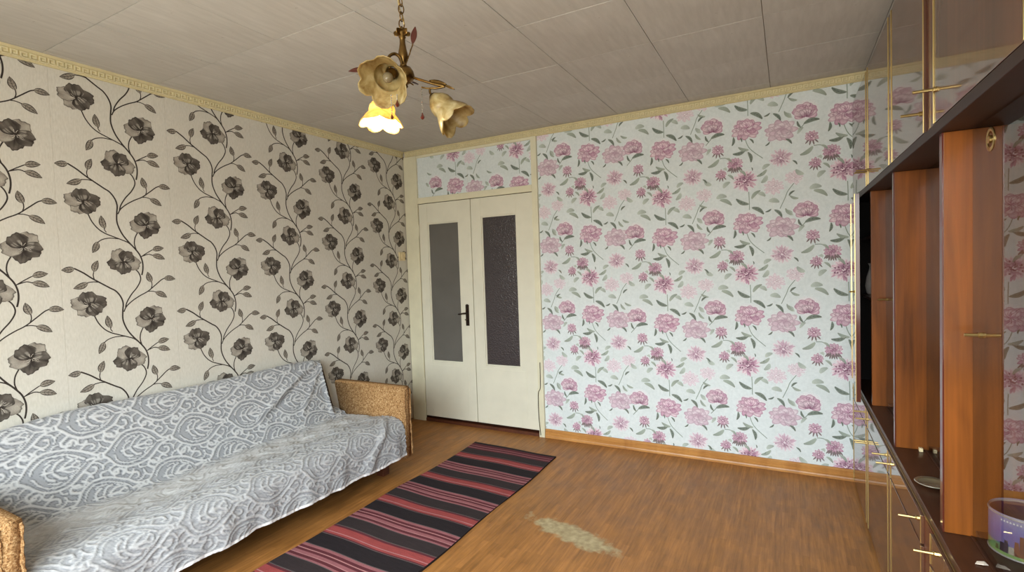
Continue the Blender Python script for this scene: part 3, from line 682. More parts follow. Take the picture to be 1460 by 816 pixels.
# ------------------------------------------------------------------ sofa
def section(T):
    """cover profile in x,z: T from 0 (behind the back's top edge) to total length"""
    pass
SEC = [(0.048, 0.60), (0.045, 0.70), (0.055, 0.755), (0.085, 0.775), (0.118, 0.755), (0.15, 0.66), (0.185, 0.55), (0.222, 0.44), (0.245, 0.385), (0.268, 0.362), (0.31, 0.362), (0.42, 0.374), (0.55, 0.386), (0.67, 0.392), (0.745, 0.386), (0.79, 0.364), (0.813, 0.325), (0.822, 0.27), (0.826, 0.21), (0.829, 0.145)]
def sofa():
    root = empty('sofa', (0.42, 1.67, 0), label='old brown tweed sofa standing against the black flower wallpaper', cat='sofa')
    off = (0.42, 1.67, 0); y0, y1 = 0.71, 2.675
    box('base', 0.12, 0.74, y0 + .01, y1 - .01, 0.105, 0.27, M_SOFABASE, root, 0.006, off)
    bm = bmesh.new(); bxa(bm, 0.20 - off[0], 0.785 - off[0], y0 + .005 - off[1], y1 - .005 - off[1], 0.27, 0.345, 0.03); obj('seat_cushion', bm, M_TWEED, root, True)
    bm = bmesh.new()
    P = [(0.055, 0.30), (0.055, 0.72), (0.085, 0.75), (0.11, 0.735), (0.21, 0.43), (0.235, 0.36), (0.235, 0.30)]
    R = [[bm.verts.new((x - off[0], y - off[1], z)) for x, z in P] for y in (y0 + .01, 2.60)]
    for k in range(len(P)): bm.faces.new((R[0][k], R[0][(k + 1) % len(P)], R[1][(k + 1) % len(P)], R[1][k]))
    bm.faces.new(R[0]); bm.faces.new(R[1][::-1]); bmesh.ops.recalc_face_normals(bm, faces=bm.faces)
    obj('backrest', bm, M_BACKCLOTH, root)
    for ya, yb_ in ((2.682, 2.752), (0.632, 0.702)):
        bm = bmesh.new(); N = 9
        # tapered upholstered slab: bottom narrower towards the wall, rounded top edge
        pr = [(0.235, 0.10), (0.80, 0.10), (0.808, 0.585), (0.80, 0.6), (0.145, 0.602), (0.135, 0.585)]
        rr = [[bm.verts.new((x - off[0], y - off[1], z)) for x, z in pr] for y in (ya, yb_)]
        for k in range(len(pr)): bm.faces.new((rr[0][k], rr[0][(k + 1) % len(pr)], rr[1][(k + 1) % len(pr)], rr[1][k]))
        bm.faces.new(rr[0]); bm.faces.new(rr[1][::-1]); bmesh.ops.recalc_face_normals(bm, faces=bm.faces)
        bmesh.ops.bevel(bm, geom=bm.edges[:], offset=0.008, segments=2, affect='EDGES')
        arm = obj('armrest', bm, M_TWEED, root, True)
        # ragged piping along the front and top edges
        bm = bmesh.new(); rg = random.Random(5)
        path = [(0.806 + rg.uniform(-.003, .003) - off[0], ya + .006 - off[1] + rg.uniform(-.003, .003), 0.12 + 0.46 * k / 30) for k in range(31)]
        tube(bm, path, [0.006 + rg.uniform(-.002, .0025) for _ in path], 6)
        path = [(0.80 - 0.65 * k / 40 - off[0], ya + .006 - off[1] + rg.uniform(-.001, .001), 0.597 + rg.uniform(-.001, .001)) for k in range(41)]
        tube(bm, path, 0.005, 6)
        path = [(0.806 + rg.uniform(-.003, .003) - off[0], yb_ - .006 - off[1] + rg.uniform(-.003, .003), 0.12 + 0.46 * k / 30) for k in range(31)]
        tube(bm, path, [0.005 + rg.uniform(-.002, .0025) for _ in path], 6)
        obj('piping', bm, M_TWEED, arm)
    for x in (0.66, 0.17):
        for y in (y0 + .06, y1 - .07):
            bm = bmesh.new(); bxa(bm, x - .03 - off[0], x + .03 - off[0], y - .03 - off[1], y + .03 - off[1], 0, 0.105, 0.004); obj('leg', bm, M_SOFABASE, root)

def damask_tile(N=220):
    """relief of one brick-lattice cell (0.316 along the sofa, 0.386 down it): ogee bands, scrolls, palmettes, small rings"""
    U, V = 0.316, 0.386
    segs = []
    def add(pts, w):
        q = smoothpath([(a, b, 0) for a, b in pts], 5)
        for a, b in zip(q, q[1:]): segs.append((a.x, a.y, b.x, b.y, w))
    def motif(ou, ov):
        for sg in (-1, 1):
            def st(w, *pts): add([(ou + a, ov + sg * b) for a, b in pts], w)
            st(.0062, (-.150, .004), (-.128, .022), (-.098, .060), (-.045, .088), (.02, .084), (.075, .054), (.118, .018), (.150, .005))
            st(.0040, (-.104, .010), (-.088, .040), (-.048, .066), (.008, .064), (.055, .040), (.088, .010))
            # acanthus hooks growing out of the band
            st(.0062, (-.108, .058), (-.134, .074), (-.126, .096), (-.104, .098), (-.100, .084))
            st(.0052, (-.066, .082), (-.074, .104), (-.056, .116), (-.042, .106))
            st(.0056, (.034, .080), (.040, .104), (.064, .112), (.080, .098), (.070, .086))
            st(.0052, (.082, .052), (.108, .072), (.132, .066), (.134, .048), (.120, .044))
            st(.0044, (-.016, .090), (-.010, .110), (.012, .116))
            st(.0044, (-.128, .030), (-.150, .044), (-.158, .066))
            st(.0044, (.122, .022), (.146, .030), (.158, .046))
            # palmette with rounded lobes
            st(.0050, (-.060, .006), (-.052, .026), (-.030, .038))
            st(.0054, (-.030, .010), (-.010, .036), (.014, .044))
            st(.0052, (-.002, .008), (.022, .024), (.044, .026))
            st(.0050, (.040, .004), (.060, .014), (.070, .006))
        add([(ou - .07, ov), (ou - .03, ov)], .0055); add([(ou - .012, ov), (ou + .034, ov)], .0075)
        add([(ou + .096, ov), (ou + .128, ov)], .006)
        for sg in (-1, 1):
            add([(ou - .048, ov + sg * .044), (ou - .022, ov + sg * .054), (ou - .006, ov + sg * .050)], .0035); add([(ou + .028, ov + sg * .046), (ou + .05, ov + sg * .028), (ou + .066, ov + sg * .024)], .0035)
        add([(ou - .158 + .013 * math.cos(t), ov + .013 * math.sin(t)) for t in np.linspace(0, 2 * PI, 9)], .0045)
    for i in (-1, 0, 1):
        for j in (-1, 0, 1):
            motif(i * U + U * .25, j * V + V * .25); motif(i * U + U * .75, j * V + V * .75)
    S = np.array(segs); us = (np.arange(N) + .5) / N * U; vs = (np.arange(N) + .5) / N * V
    gu, gv = np.meshgrid(us, vs, indexing='ij'); H = np.zeros_like(gu); HD = np.zeros_like(gu)
    for a0, b0, a1, b1, w in segs:
        if max(a0, a1) < -.02 or min(a0, a1) > U + .02 or max(b0, b1) < -.02 or min(b0, b1) > V + .02: continue
        dx, dy = a1 - a0, b1 - b0; l2 = dx * dx + dy * dy + 1e-12
        t = np.clip(((gu - a0) * dx + (gv - b0) * dy) / l2, 0, 1)
        d = np.hypot(gu - a0 - t * dx, gv - b0 - t * dy)
        H = np.maximum(H, np.clip((w * 1.25 - d) / (w * .7), 0, 1))
        HD = np.maximum(HD, np.clip((w * 1.25 + .0032 - d) / .002, 0, 1))
    return H, HD, U, V, N

def sofa_cover():
    H, HD, U, V, N = damask_tile()
    P = smoothpath([(x, 0, z) for x, z in SEC], 12)
    d = [0.0]
    for a, b in zip(P, P[1:]): d.append(d[-1] + (b - a).length)
    L = d[-1]; ns = int(L / 0.0052); y0, y1 = 0.713, 2.668; ny = int((y1 - y0) / 0.0055)
    T = np.linspace(0, L, ns + 1); xs = np.interp(T, d, [p.x for p in P]); zs = np.interp(T, d, [p.z for p in P])
    tx = np.gradient(xs, T); tz = np.gradient(zs, T); ln = np.hypot(tx, tz); nx, nz = -tz / ln * -1, tx / ln * -1
    nx, nz = -tz / ln, tx / ln
    # normals point to the room side (+x / up)
    flip = np.where(nx * 1.0 + nz * .6 < 0, -1, 1); nx, nz = nx * flip, nz * flip
    Y = np.linspace(y0, y1, ny + 1); GY, GT = np.meshgrid(Y, T, indexing='ij')
    GX = np.broadcast_to(xs, GY.shape).copy(); GZ = np.broadcast_to(zs, GY.shape).copy(); NX = np.broadcast_to(nx, GY.shape); NZ = np.broadcast_to(nz, GY.shape)
    wy = GY + .004 * np.sin(31 * GT + 9 * GY) + .0025 * np.sin(67 * GY + 23 * GT); wt = GT + .03 + .004 * np.sin(27 * GY + 2) + .0025 * np.sin(71 * GT - 19 * GY)
    i = np.floor((wy % U) / U * N).astype(int) % N; j = np.floor((wt % V) / V * N).astype(int) % N
    h = H[i, j]; hd = HD[i, j]
    Tfold = float(np.interp(0.262, xs[np.argmax(zs):], T[np.argmax(zs):])); Tfront = float(np.interp(0.79, xs, T)); Ttop = float(T[np.argmax(zs)])
    disp = 0.0042 * h
    # soft wrinkles of the seat and dents
    seat = np.exp(-((GT - (Tfold + .22)) / .17) ** 2)
    disp += seat * (.006 * np.sin(9 * GY + 6 * GT) + .004 * np.sin(23 * GY - 15 * GT + 1.0) + .003 * np.sin(41 * GY + 22 * GT) + .0022 * np.sin(63 * GY - 40 * GT)) - seat * .018 * np.exp(-((GY - 1.35) / .35) ** 2)
    # creases: (y0,T0)-(y1,T1), width, height
    def ridge(a, b, w, hh):
        (ya, ta), (yb_, tb) = a, b; dy, dt = yb_ - ya, tb - ta; l2 = dy * dy + dt * dt
        t = np.clip(((GY - ya) * dy + (GT - ta) * dt) / l2, 0, 1); dd = np.hypot(GY - ya - t * dy, GT - ta - t * dt)
        return hh * np.exp(-(dd / w) ** 2) * np.minimum(1, 1.2 - np.abs(t - .5))
    disp += ridge((2.52, Ttop + .03), (2.02, Ttop + .30), .022, .020) + ridge((2.56, Ttop + .06), (2.32, Ttop + .36), .02, .012) - ridge((2.46, Ttop + .07), (2.1, Ttop + .32), .025, .010)
    disp += ridge((2.57, Ttop + .05), (2.56, Tfold - .03), .02, .016) + ridge((2.5, Tfold), (1.9, Tfold + .05), .02, .008)
    disp += ridge((2.6, Tfront - .1), (2.25, Tfront + .25), .02, .012) + ridge((2.48, Tfront), (2.2, Tfront + .24), .018, .010) + ridge((1.5, Tfold + .10), (1.25, Tfold + .2), .022, .012) + ridge((1.15, Tfold + .02), (0.85, Tfold + .05), .03, .012)
    drop = np.clip((GT - Tfront) / .25, 0, 1)
    disp += drop * (.010 * np.sin(11 * GY + 4 * GT) + .007 * np.sin(27 * GY + 1.3 - 9 * GT) + .004 * np.sin(53 * GY + 12 * GT)) + .006 * np.sin(5 * GY + 2) * (GT < Tfold)
    GX += NX * disp; GZ += NZ * disp
    GZ -= drop * (.006 * np.sin(3 * GY + .5) + .003 * np.sin(19 * GY))
    # top line: sags at both ends; the far end wraps round the back cushion towards the wall
    back = np.clip((Tfold - .02 - GT) / .10, 0, 1)
    GZ -= back * (.030 * np.clip((1.15 - GY) / .4, 0, 1) ** 1.5 + .02 * np.clip((GY - 2.3) / .3, 0, 1) ** 2)
    e = np.clip((GY - 2.56) / (y1 - 2.56), 0, 1)
    GX -= back * (e ** 1.6) * .10 * np.clip((GX - .06) / .1, 0, 1); GY2 = GY - back * e * .055 - back * .02 * e * np.sin(20 * GT)
    GX = np.maximum(GX, .006)
    base_d = np.array(lin(148, 151, 156)[:3]); base_l = np.array(lin(194, 196, 198)[:3]); line = np.array(lin(92, 95, 102)[:3])
    shade_n = .5 + .5 * np.sin(300 * GY) * np.sin(280 * GT)
    C = base_d[None, None] * (1 + .06 * (shade_n[..., None] - .5)); C = C * (1 - hd[..., None] * (1 - h[..., None]) * .75) + line * hd[..., None] * (1 - h[..., None]) * .75
    C = C * (1 - h[..., None]) + base_l * h[..., None]
    # plain worn pile in the middle of the seat shows the light reverse of the weave
    pl = np.clip(np.exp(-((GT - (Tfold + .17)) / .13) ** 4), 0, 1)[..., None] * .8
    C = C * (1 - pl) + np.array(lin(192, 193, 194)[:3]) * pl
    # the front is creased so often that the weave reads as fine crinkles
    cr_ = np.clip((GT - Tfold - .05) / .2, 0, 1) * (np.abs(np.sin(70 * GY + 9 * np.sin(37 * GT + 5 * GY) + 60 * GT)) ** 6 * .6 + np.abs(np.sin(95 * GT + 7 * np.sin(29 * GY) - 40 * GY)) ** 8 * .5)
    GX -= NX * cr_ * .0022; GZ -= NZ * cr_ * .0022
    fr_ = (np.clip((GT - Tfold - .2) / .12, 0, 1) * .38)[..., None]; C = C * (1 - fr_) + np.array(lin(178, 180, 184)[:3]) * fr_
    C = C * (1 - .28 * np.clip(cr_, 0, 1)[..., None])
    hem = (GT > L - .014)[..., None]; C = np.where(hem, np.array(lin(226, 224, 224)[:3]), C)
    nv = (ny + 1) * (ns + 1); co = np.stack([np.maximum(GX, .006), GY2, GZ], -1).reshape(-1, 3).astype(np.float32); off = np.array([0.42, 1.67, 0.0]); co = co - off
    idx = np.arange(nv).reshape(ny + 1, ns + 1); q = np.stack([idx[:-1, :-1], idx[1:, :-1], idx[1:, 1:], idx[:-1, 1:]], -1).reshape(-1, 4)
    me = bpy.data.meshes.new('sofa_cover'); me.vertices.add(nv); me.vertices.foreach_set('co', co.astype(np.float32).ravel())
    me.loops.add(q.size); me.loops.foreach_set('vertex_index', q.ravel().astype(np.int32))
    me.polygons.add(len(q)); me.polygons.foreach_set('loop_start', np.arange(0, q.size, 4, dtype=np.int32)); me.polygons.foreach_set('loop_total', np.full(len(q), 4, np.int32))
    me.update(); me.validate()
    at = me.attributes.new('Col', 'FLOAT_COLOR', 'POINT'); at.data.foreach_set('color', np.concatenate([C.reshape(-1, 3), np.ones((nv, 1))], 1).astype(np.float32).ravel())
    me.polygons.foreach_set('use_smooth', np.ones(len(q), bool))
    o = link('sofa_cover', me, M_COVER); o.location = (0.42, 1.67, 0)
    tag(o, 'grey damask throw with raised scrolls draped over the sofa', 'throw')
sofa(); sofa_cover()

# ------------------------------------------------------------------ rug
def rug():
    K = lin(50, 42, 44); K2 = lin(36, 30, 34); R = lin(152, 70, 70); B = lin(92, 42, 50); P = lin(148, 94, 100); G = lin(92, 84, 84); L = lin(176, 126, 128)
    seqA = [(K, .085), (G, .006), (B, .014), (R, .045), (L, .006), (R, .014), (B, .008), (G, .005), (K2, .10), (G, .005), (P, .018), (B, .018), (L, .007), (B, .016), (P, .02), (L, .005), (B, .018), (P, .012), (G, .004)]
    rows = []; y = 3.395; k = 0
    rows.append((K2, .03))
    tot = .03
    for c, w in [(B, .035), (P, .01), (B, .025), (P, .012), (B, .018)]: rows.append((c, w)); tot += w
    while tot < 2.75:
        c, w = seqA[k % len(seqA)]; rows.append((c, w)); tot += w; k += 1
    v = []; f = []; col = []; nx = 16; yy = y; x0, x1 = 0.912, 1.628
    rg = random.Random(2)
    def X(yv, t): return x0 + (x1 - x0) * t + .008 * math.sin(2.1 * yv + 1) + (.006 * math.sin(7 * yv) if t in (0, 1) else 0)
    def Z(x, yv): return .0095 + .0022 * math.sin(5 * yv + 3 * x) + .0014 * math.sin(13 * yv - 6 * x)
    def add(yb, ya, c):
        i = len(v)
        for yv in (yb, ya):
            for t in range(nx + 1):
                tt = t / nx; x = X(yv, tt); sk = -.035 * (tt - .0) + .004 * math.sin(9 * tt + 3 * yv)
                v.append((x, yv + sk, Z(x, yv))); s = rg.uniform(.88, 1.12); col.append((c[0] * s, c[1] * s, c[2] * s, 1))
        for t in range(nx): f.append((i + t, i + nx + 1 + t, i + nx + 2 + t, i + t + 1))
    for c, w in rows:
        n = max(1, int(w / .012))
        for s in range(n): add(yy - w * s / n, yy - w * (s + 1) / n, c)
        yy -= w
    # edge skirt gives the weave its thickness
    for t in (0.0, 1.0):
        n = 90
        for s in range(n):
            ya, yb_ = y - (y - yy) * s / n, y - (y - yy) * (s + 1) / n; i = len(v)
            for yv in (ya, yb_):
                for zz in (0, 1): x = X(yv, t); v.append((x, yv - .035 * t + .004 * math.sin(9 * t + 3 * yv), Z(x, yv) if zz else .0005)); col.append(K2)
            f.append((i, i + 1, i + 3, i + 2) if t else (i, i + 2, i + 3, i + 1))
    i = len(v)
    for t in range(nx + 1):
        for zz in (0, 1): tt = t / nx; x = X(y, tt); v.append((x, y - .035 * tt + .004 * math.sin(9 * tt + 3 * y), Z(x, y) if zz else .0005)); col.append(K2)
    for t in range(nx): f.append((i + 2 * t, i + 2 * t + 2, i + 2 * t + 3, i + 2 * t + 1))
    me = bpy.data.meshes.new('rug'); me.from_pydata([(a - 1.27, b - 2.0, c) for a, b, c in v], [], f); me.update()
    at = me.attributes.new('Col', 'FLOAT_COLOR', 'POINT'); at.data.foreach_set('color', np.array(col, np.float32).ravel())
    o = link('runner_rug', me, M_RUG); o.location = (1.27, 2.0, 0); tag(o, 'long woven rug with black, red and pink cross stripes on the floor', 'rug')
rug()

# ------------------------------------------------------------------ wall unit
XF = 3.485; XK = 3.915
Y3, Y2, Y1, Y0 = 3.70, 3.07, 2.42, 1.87
def peg(parent, x, y, z, off, L=0.05):
    bm = bmesh.new(); tube(bm, [(x - off[0], y - off[1], z - off[2]), (x - .006 - off[0], y - off[1], z - off[2]), (x - .008 - off[0], y - off[1], z - off[2]), (x - L - off[0], y - off[1], z - off[2])], [.007, .007, .0042, .0042], 8)
    return obj('handle', bm, M_GOLD, parent)
def panel_door(name, parent, y0, y1, z0, z1, xf, off, edges, pegs=(), mat=None):
    bm = bmesh.new(); bxa(bm, xf - off[0], xf + .018 - off[0], y0 - off[1], y1 - off[1], z0 - off[2], z1 - off[2], 0.0012)
    d = obj(name, bm, mat or M_LACQ, parent)
    for ye in edges:
        s = 0.006; ins = 0.0 if ye[-1] == 'E' else 0.027; a = y0 + ins if ye[0] == 'n' else y1 - s - ins
        bm = bmesh.new(); bxa(bm, xf - .0025 - off[0], xf + .0002 - off[0], a - off[1], a + s - off[1], z0 - off[2], z1 - off[2], .0008); obj('edge_trim', bm, M_GOLD, d)
    for y, z in pegs: peg(d, xf, y, z, off)
    return d
def carcass(parent, y0, y1, z0, z1, x0, off, mat, t=0.018):
    box('side_panel', x0, XK, y0, y0 + t, z0, z1, mat, parent, 0, off); box('side_panel', x0, XK, y1 - t, y1, z0, z1, mat, parent, 0, off)
    box('bottom_panel', x0, XK, y0 + t, y1 - t, z0, z0 + t, mat, parent, 0, off); box('top_panel', x0, XK, y0 + t, y1 - t, z1 - t, z1, mat, parent, 0, off)
    box('back_panel', XK - .006, XK, y0 + t, y1 - t, z0 + t, z1 - t, mat, parent, 0, off)
def wall_unit():
    # --- upper cabinets
    for (ya, yb_, doors, lab) in ((1.765, Y3, ((Y2 + .003, Y3, ('near',), ((Y2 + .035, 1.818),)), (Y1 + .003, Y2 - .003, ('near', 'far'), ((Y2 - .035, 1.818),)), (Y0, Y1 - .003, ('nearE', 'far'), ((Y0 + .028, 1.809),))), 'far glossy brown top cabinet, next to the peony wall'),
                                (0.30, 1.762, ((1.13, 1.760, ('near', 'farE'), ((1.735, 1.833),)), (0.50, 1.124, ('near', 'far'), ((0.53, 1.833),)), (0.302, 0.494, ('far',), ())), 'near glossy brown top cabinet above the glass display bay')):
        off = (3.7, (ya + yb_) / 2, 1.745); r = empty('upper_cabinet', off, label=lab, cat='cabinet')
        carcass(r, ya, yb_, 1.745, 2.31, XF + .02, off, M_BLACK)
        for d in doors: panel_door('door', r, d[0], d[1], 1.748, 2.31, XF, off, d[2], d[3])
        if yb_ > 3: box('stile', XF + .006, XF + .0195, 1.766, Y0 - .002, 1.747, 2.31, M_RED, r, 0, off)
    # --- canopy board under the top cabinets
    bm = bmesh.new(); bxa(bm, XF - .004, XK, 0.30, Y3, 1.716, 1.743, .003)
    o = obj('canopy_board', bm, M_EDGE); tag(o, 'dark brown board running under the top cabinets', 'shelf board')
    # --- base cabinets
    for (ya, yb_, doors, lab) in ((1.765, Y3, ((Y2 + .003, Y3, Y2 + .055, 1), (Y1 + .003, Y2 - .003, Y2 - .015, 1), (Y0, Y1 - .003, Y0 + .03, 0)), 'far glossy brown base cabinet with gold trims, next to the baseboard'),
                                (0.30, 1.762, ((1.13, 1.760, 1.69, 0), (0.50, 1.124, 1.09, 0), (0.302, 0.494, .46, 0)), 'near glossy brown base cabinet below the round tin')):
        off = (3.7, (ya + yb_) / 2, 0); r = empty('base_cabinet', off, label=lab, cat='cabinet'); xf = 3.475
        carcass(r, ya, yb_, 0.03, 0.627, xf + .02, off, M_BLACK)
        box('plinth', xf + .03, XK, ya, yb_, 0.0, 0.03, M_BLACK, r, 0, off)
        for k, (a, b, py, both) in enumerate(doors):
            ed = ('nearE' if a == Y0 else 'near', 'farE' if b == 1.760 else 'far')
            panel_door('door', r, a, b, 0.032, 0.533, xf, off, ed, ((py + (.02 if k else -.02) * both, .452),) if both else ())
            dr = panel_door('drawer', r, a, b, 0.541, 0.626, xf, off, ed, ())
            peg(dr, xf, {0: Y2 + .04, 1: Y2 - .03, 2: 1.905}[k] if yb_ > 3 else py, .603 if k != 1 else .585, off)
            if k == 1 and yb_ > 3: peg(dr, xf, Y1 + .045, .603, off)
            if k == 2 and yb_ > 3: peg(dr, xf, Y1 - .06, .603, off)
        if yb_ > 3: box('stile', xf + .006, xf + .0195, 1.766, Y0 - .002, 0.032, 0.626, M_RED, r, 0, off)
    # --- worktop
    off = (3.7, 2.0, 0.629); t = empty('worktop', off, label='long dark brown worktop over the base cabinets', cat='worktop')
    box('slab', XF, XK, 0.30, Y3, 0.629, 0.653, M_TOP, t, 0.002, off)
    box('edge_trim', XF - .0035, XF - .0002, 0.30, Y3, 0.629, 0.6325, M_GOLD, t, 0, off)
    # --- closed side cupboard with its door ajar
    off = (3.7, 3.38, .654); r = empty('side_cupboard', off, label='narrow dark cupboard with its door ajar at the far end', cat='cupboard')
    z0, z1 = .654, 1.715
    box('side_panel', 3.497, XK, 3.054, 3.076, z0, z1, M_ORANGE, r, .001, off); box('side_panel', 3.497, XK, 3.682, 3.70, z0, z1, M_BLACK, r, 0, off)
    box('back_panel', XK - .006, XK, 3.076, 3.682, z0, z1, M_BLACK, r, 0, off)
    for z in (1.16, 1.49): box('shelf', 3.52, XK - .006, 3.076, 3.682, z, z + .014, M_TOP, r, 0, off)
    a = math.radians(3.6)
    bm = bmesh.new(); w = .61; bxa(bm, -.019, 0, -w, 0, 0, z1 - z0 - .006, .001)
    d = obj('door', bm, M_LACQ, r); d.location = (3.492 - off[0], 3.695 - off[1], z0 + .003 - off[2]); d.rotation_euler = (0, 0, -a)
    box('door_edge', -.0185, -.0005, -w - .0035, -w, 0, z1 - z0 - .006, M_RED, d)
    for ya in (-w, -.012): box('edge_trim', -.0215, -.019, ya, ya + .008, 0, z1 - z0 - .006, M_GOLD, d)
    peg(d, -.019, -w + .05, .56, (0, 0, 0), .025)
    # --- glazed display cabinet
    off = (3.7, 1.67, .654); r = empty('display_cabinet', off, label='display cabinet with honey wood partitions and sliding glass', cat='cabinet')
    for y in (2.43, 1.732, 0.95, .302):
        xb = XK - .008
        bm = bmesh.new(); bxa(bm, 3.497 - off[0], xb - off[0], y - .012 - off[1], y + .012 - off[1], 0, z1 - z0, .001)
        p = obj('partition', bm, M_ORANGE, r)
        box('front_edge', 3.4935, 3.4965, y - .0125, y + .0125, z0, z1, M_RED, p, 0, off)
    box('back_panel', XK - .006, XK, .30, 3.05, z0, z1, M_TOP, r, 0, off)
    for x, ya, yb_ in ((3.5545, 2.444, 3.05), (3.5905, 1.746, 2.416), (3.5545, .964, 1.718), (3.5545, .316, .936)):
        p = box('glass_pane', x, x + .005, ya, yb_, z0 + .004, z1 - .003, M_GLASS, r, 0, off)
        box('track', x - .004, x - .0005, ya, yb_, z0, z0 + .003, M_TOP, r, 0, off); box('bottom_board', x + .0065, XK - .007, ya, yb_, z0 + .0005, z0 + .018, M_TOP, r, 0, off)
        if ya > 2.4: peg(p, x, 3.0, 1.186, off, .04)
        if .9 < ya < 1.1: 
            peg(p, x, 1.645, 1.196, off, .034)
            bm = bmesh.new(); M = Matrix.Translation((x - .0005 - off[0], 1.585 - off[1], 1.662 - off[2])) @ Matrix.Rotation(-PI / 2, 4, 'Y') @ Matrix.Diagonal((1, 1.0, 1, 1))
            lathe(bm, [(.019, 0), (.028, 0), (.028, .001), (.024, .002), (.019, .001), (.019, 0)], 24, M, False); lathe(bm, [(.009, 0), (.009, .004), (.0, .004)], 12, M, False); obj('finger_pull', bm, M_GOLD, p)
wall_unit()

def small_things():
    # round tin
    cx, cy, z0, R, Hh = 3.6365, 1.638, .6728, .070, .1
    t = empty('round_tin', (cx, cy, z0), label='round blue and violet tin standing behind the display glass', cat='tin')
    rg = random.Random(4); n = 48; v = []; f = []; col = []
    rows = [(0, lin(150, 178, 96)), (.012, lin(126, 170, 92)), (.024, lin(112, 150, 104)), (.03, lin(92, 104, 168)), (.055, lin(112, 116, 190)), (.075, lin(138, 144, 206)), (.095, lin(168, 166, 204)), (.101, lin(188, 184, 208))]
    for z, c in rows:
        for k in range(n):
            a = 2 * PI * k / n; w = .5 + .5 * math.sin(3 * a + z * 40); v.append((R * math.cos(a), R * math.sin(a), z + .002)); col.append(mixc(c, lin(112, 90, 160), .55 * w if z > .028 else .1))
    for i in range(len(rows) - 1):
        for k in range(n): f.append((i * n + k, i * n + (k + 1) % n, (i + 1) * n + (k + 1) % n, (i + 1) * n + k))
    # printed little town silhouettes (flat print)
    for ang, zz, w, h, c in [(215, .012, .012, .022, lin(52, 44, 60)), (222, .012, .010, .03, lin(60, 50, 66)), (230, .012, .013, .018, lin(180, 170, 160)), (238, .012, .010, .034, lin(120, 70, 52)), (246, .012, .012, .05, lin(110, 66, 50)), (252, .03, .012, .04, lin(78, 60, 70)), (205, .012, .009, .012, lin(90, 96, 60))] + [(214 + 5 * k, .086, .004, .004, lin(232, 230, 236)) for k in range(9)]:
        a = math.radians(ang); i = len(v); da = w / R / 2; rr = R + .0004
        for aa, z in ((a - da, zz), (a + da, zz), (a + da * .7, zz + h), (a - da * .7, zz + h)): v.append((rr * math.cos(aa), rr * math.sin(aa), z)); col.append(c)
        f.append((i, i + 1, i + 2, i + 3))
    me = bpy.data.meshes.new('body'); me.from_pydata(v, [], f); me.update()
    at = me.attributes.new('Col', 'FLOAT_COLOR', 'POINT'); at.data.foreach_set('color', np.array(col, np.float32).ravel())
    link('body', me, M_VCOL, t)
    MI = m_plain('violet_tin_inside', lin(64, 42, 84), 0.4); MR = m_plain('pale_tin_rim', lin(196, 192, 200), 0.3, 0.3)
    bm = bmesh.new(); lathe(bm, [(R - .002, Hh - .003), (R - .002, .004), (0.001, .004)], 40, None, False); obj('lining', bm, MI, t, True)
    for z in (.0025, Hh - .002):
        bm = bmesh.new(); lathe(bm, [(R - .002, z - .002), (R + .001, z - .002), (R + .0018, z), (R + .001, z + .002), (R - .002, z + .002), (R - .002, z - .002)], 40, None, False); obj('rim', bm, MR, t, True)
    # saucer
    s = empty('saucer', (3.5365, 2.05, .6545), label='small grey saucer on the worktop behind the middle partition', cat='saucer')
    bm = bmesh.new(); lathe(bm, [(.0, .001), (.022, .001), (.024, .003), (.036, .005), (.046, .011), (.0445, .0125), (.034, .0075), (.02, .005), (.0, .005)], 32, None, False); obj('dish', bm, M_PLATE, s, True)
    bm = bmesh.new(); lathe(bm, [(.0455, .0105), (.0472, .0116), (.0455, .0128)], 32, None, False); obj('rim', bm, M_BEAD, s, True)
    # ornament in the dark cupboard
    o = empty('ornament_vase', (3.565, 3.585, 1.175), label='white ornamental vase seen in the dark gap of the cupboard', cat='vase')
    bm = bmesh.new(); lathe(bm, [(.022, 0), (.03, .01), (.036, .05), (.03, .10), (.018, .14), (.014, .16), (.022, .18), (.02, .18), (.012, .16)], 20, None, False); obj('body', bm, M_PORC, o, True)
    bm = bmesh.new()
    for sgn in (-1, 1): tube(bm, smoothpath([(0, sgn * .016, .155), (0, sgn * .04, .14), (0, sgn * .045, .11), (0, sgn * .032, .085)], 4), .004, 6)
    obj('handle', bm, M_PORC, o, True)
    # scrap of paper
    bm = bmesh.new(); pts = [(-.012, -.006, 0.001), (.002, -.009, .003), (.013, -.002, .001), (.008, .007, .004), (-.006, .006, .002)]
    a = [bm.verts.new(p) for p in pts]; b = [bm.verts.new((p[0], p[1], p[2] + .0012)) for p in pts]
    bm.faces.new(a[::-1]); bm.faces.new(b)
    for k in range(5): bm.faces.new((a[k], a[(k + 1) % 5], b[(k + 1) % 5], b[k]))
    p = obj('paper_scrap', bm, M_PAPERBIT); p.location = (3.535, 1.575, .6532); tag(p, 'tiny white paper scrap lying on the worktop near the tin', 'scrap')
    # plastic stop on the worktop
    bm = bmesh.new(); bxa(bm, -.006, .006, -.009, .009, 0, .014, .002); p = obj('glass_stop', bm, M_PLASTIC); p.location = (3.57, 2.40, .6535); tag(p, 'small pale plastic stop on the worktop beside the honey partition', 'stop')
    # light switch
    s = empty('light_switch', (.0025, 3.655, 1.535), label='small cream light switch on the left wall by the door post', cat='switch')
    bm = bmesh.new(); bxa(bm, 0, .012, -.04, .04, -.04, .04, .004); obj('plate', bm, M_PLASTIC, s); bm = bmesh.new(); bxa(bm, .012, .018, -.014, .014, -.022, .022, .002); obj('rocker', bm, M_PLASTIC, s)
    # loose cable beside the door
    bm = bmesh.new(); tube(bm, smoothpath([(1.352, YB - .026, .62), (1.35, YB - .027, .45), (1.346, YB - .028, .40), (1.33, YB - .03, .36), (1.328, YB - .03, .2), (1.334, YB - .03, .1), (1.34, YB - .027, .02)], 6), .0028, 6)
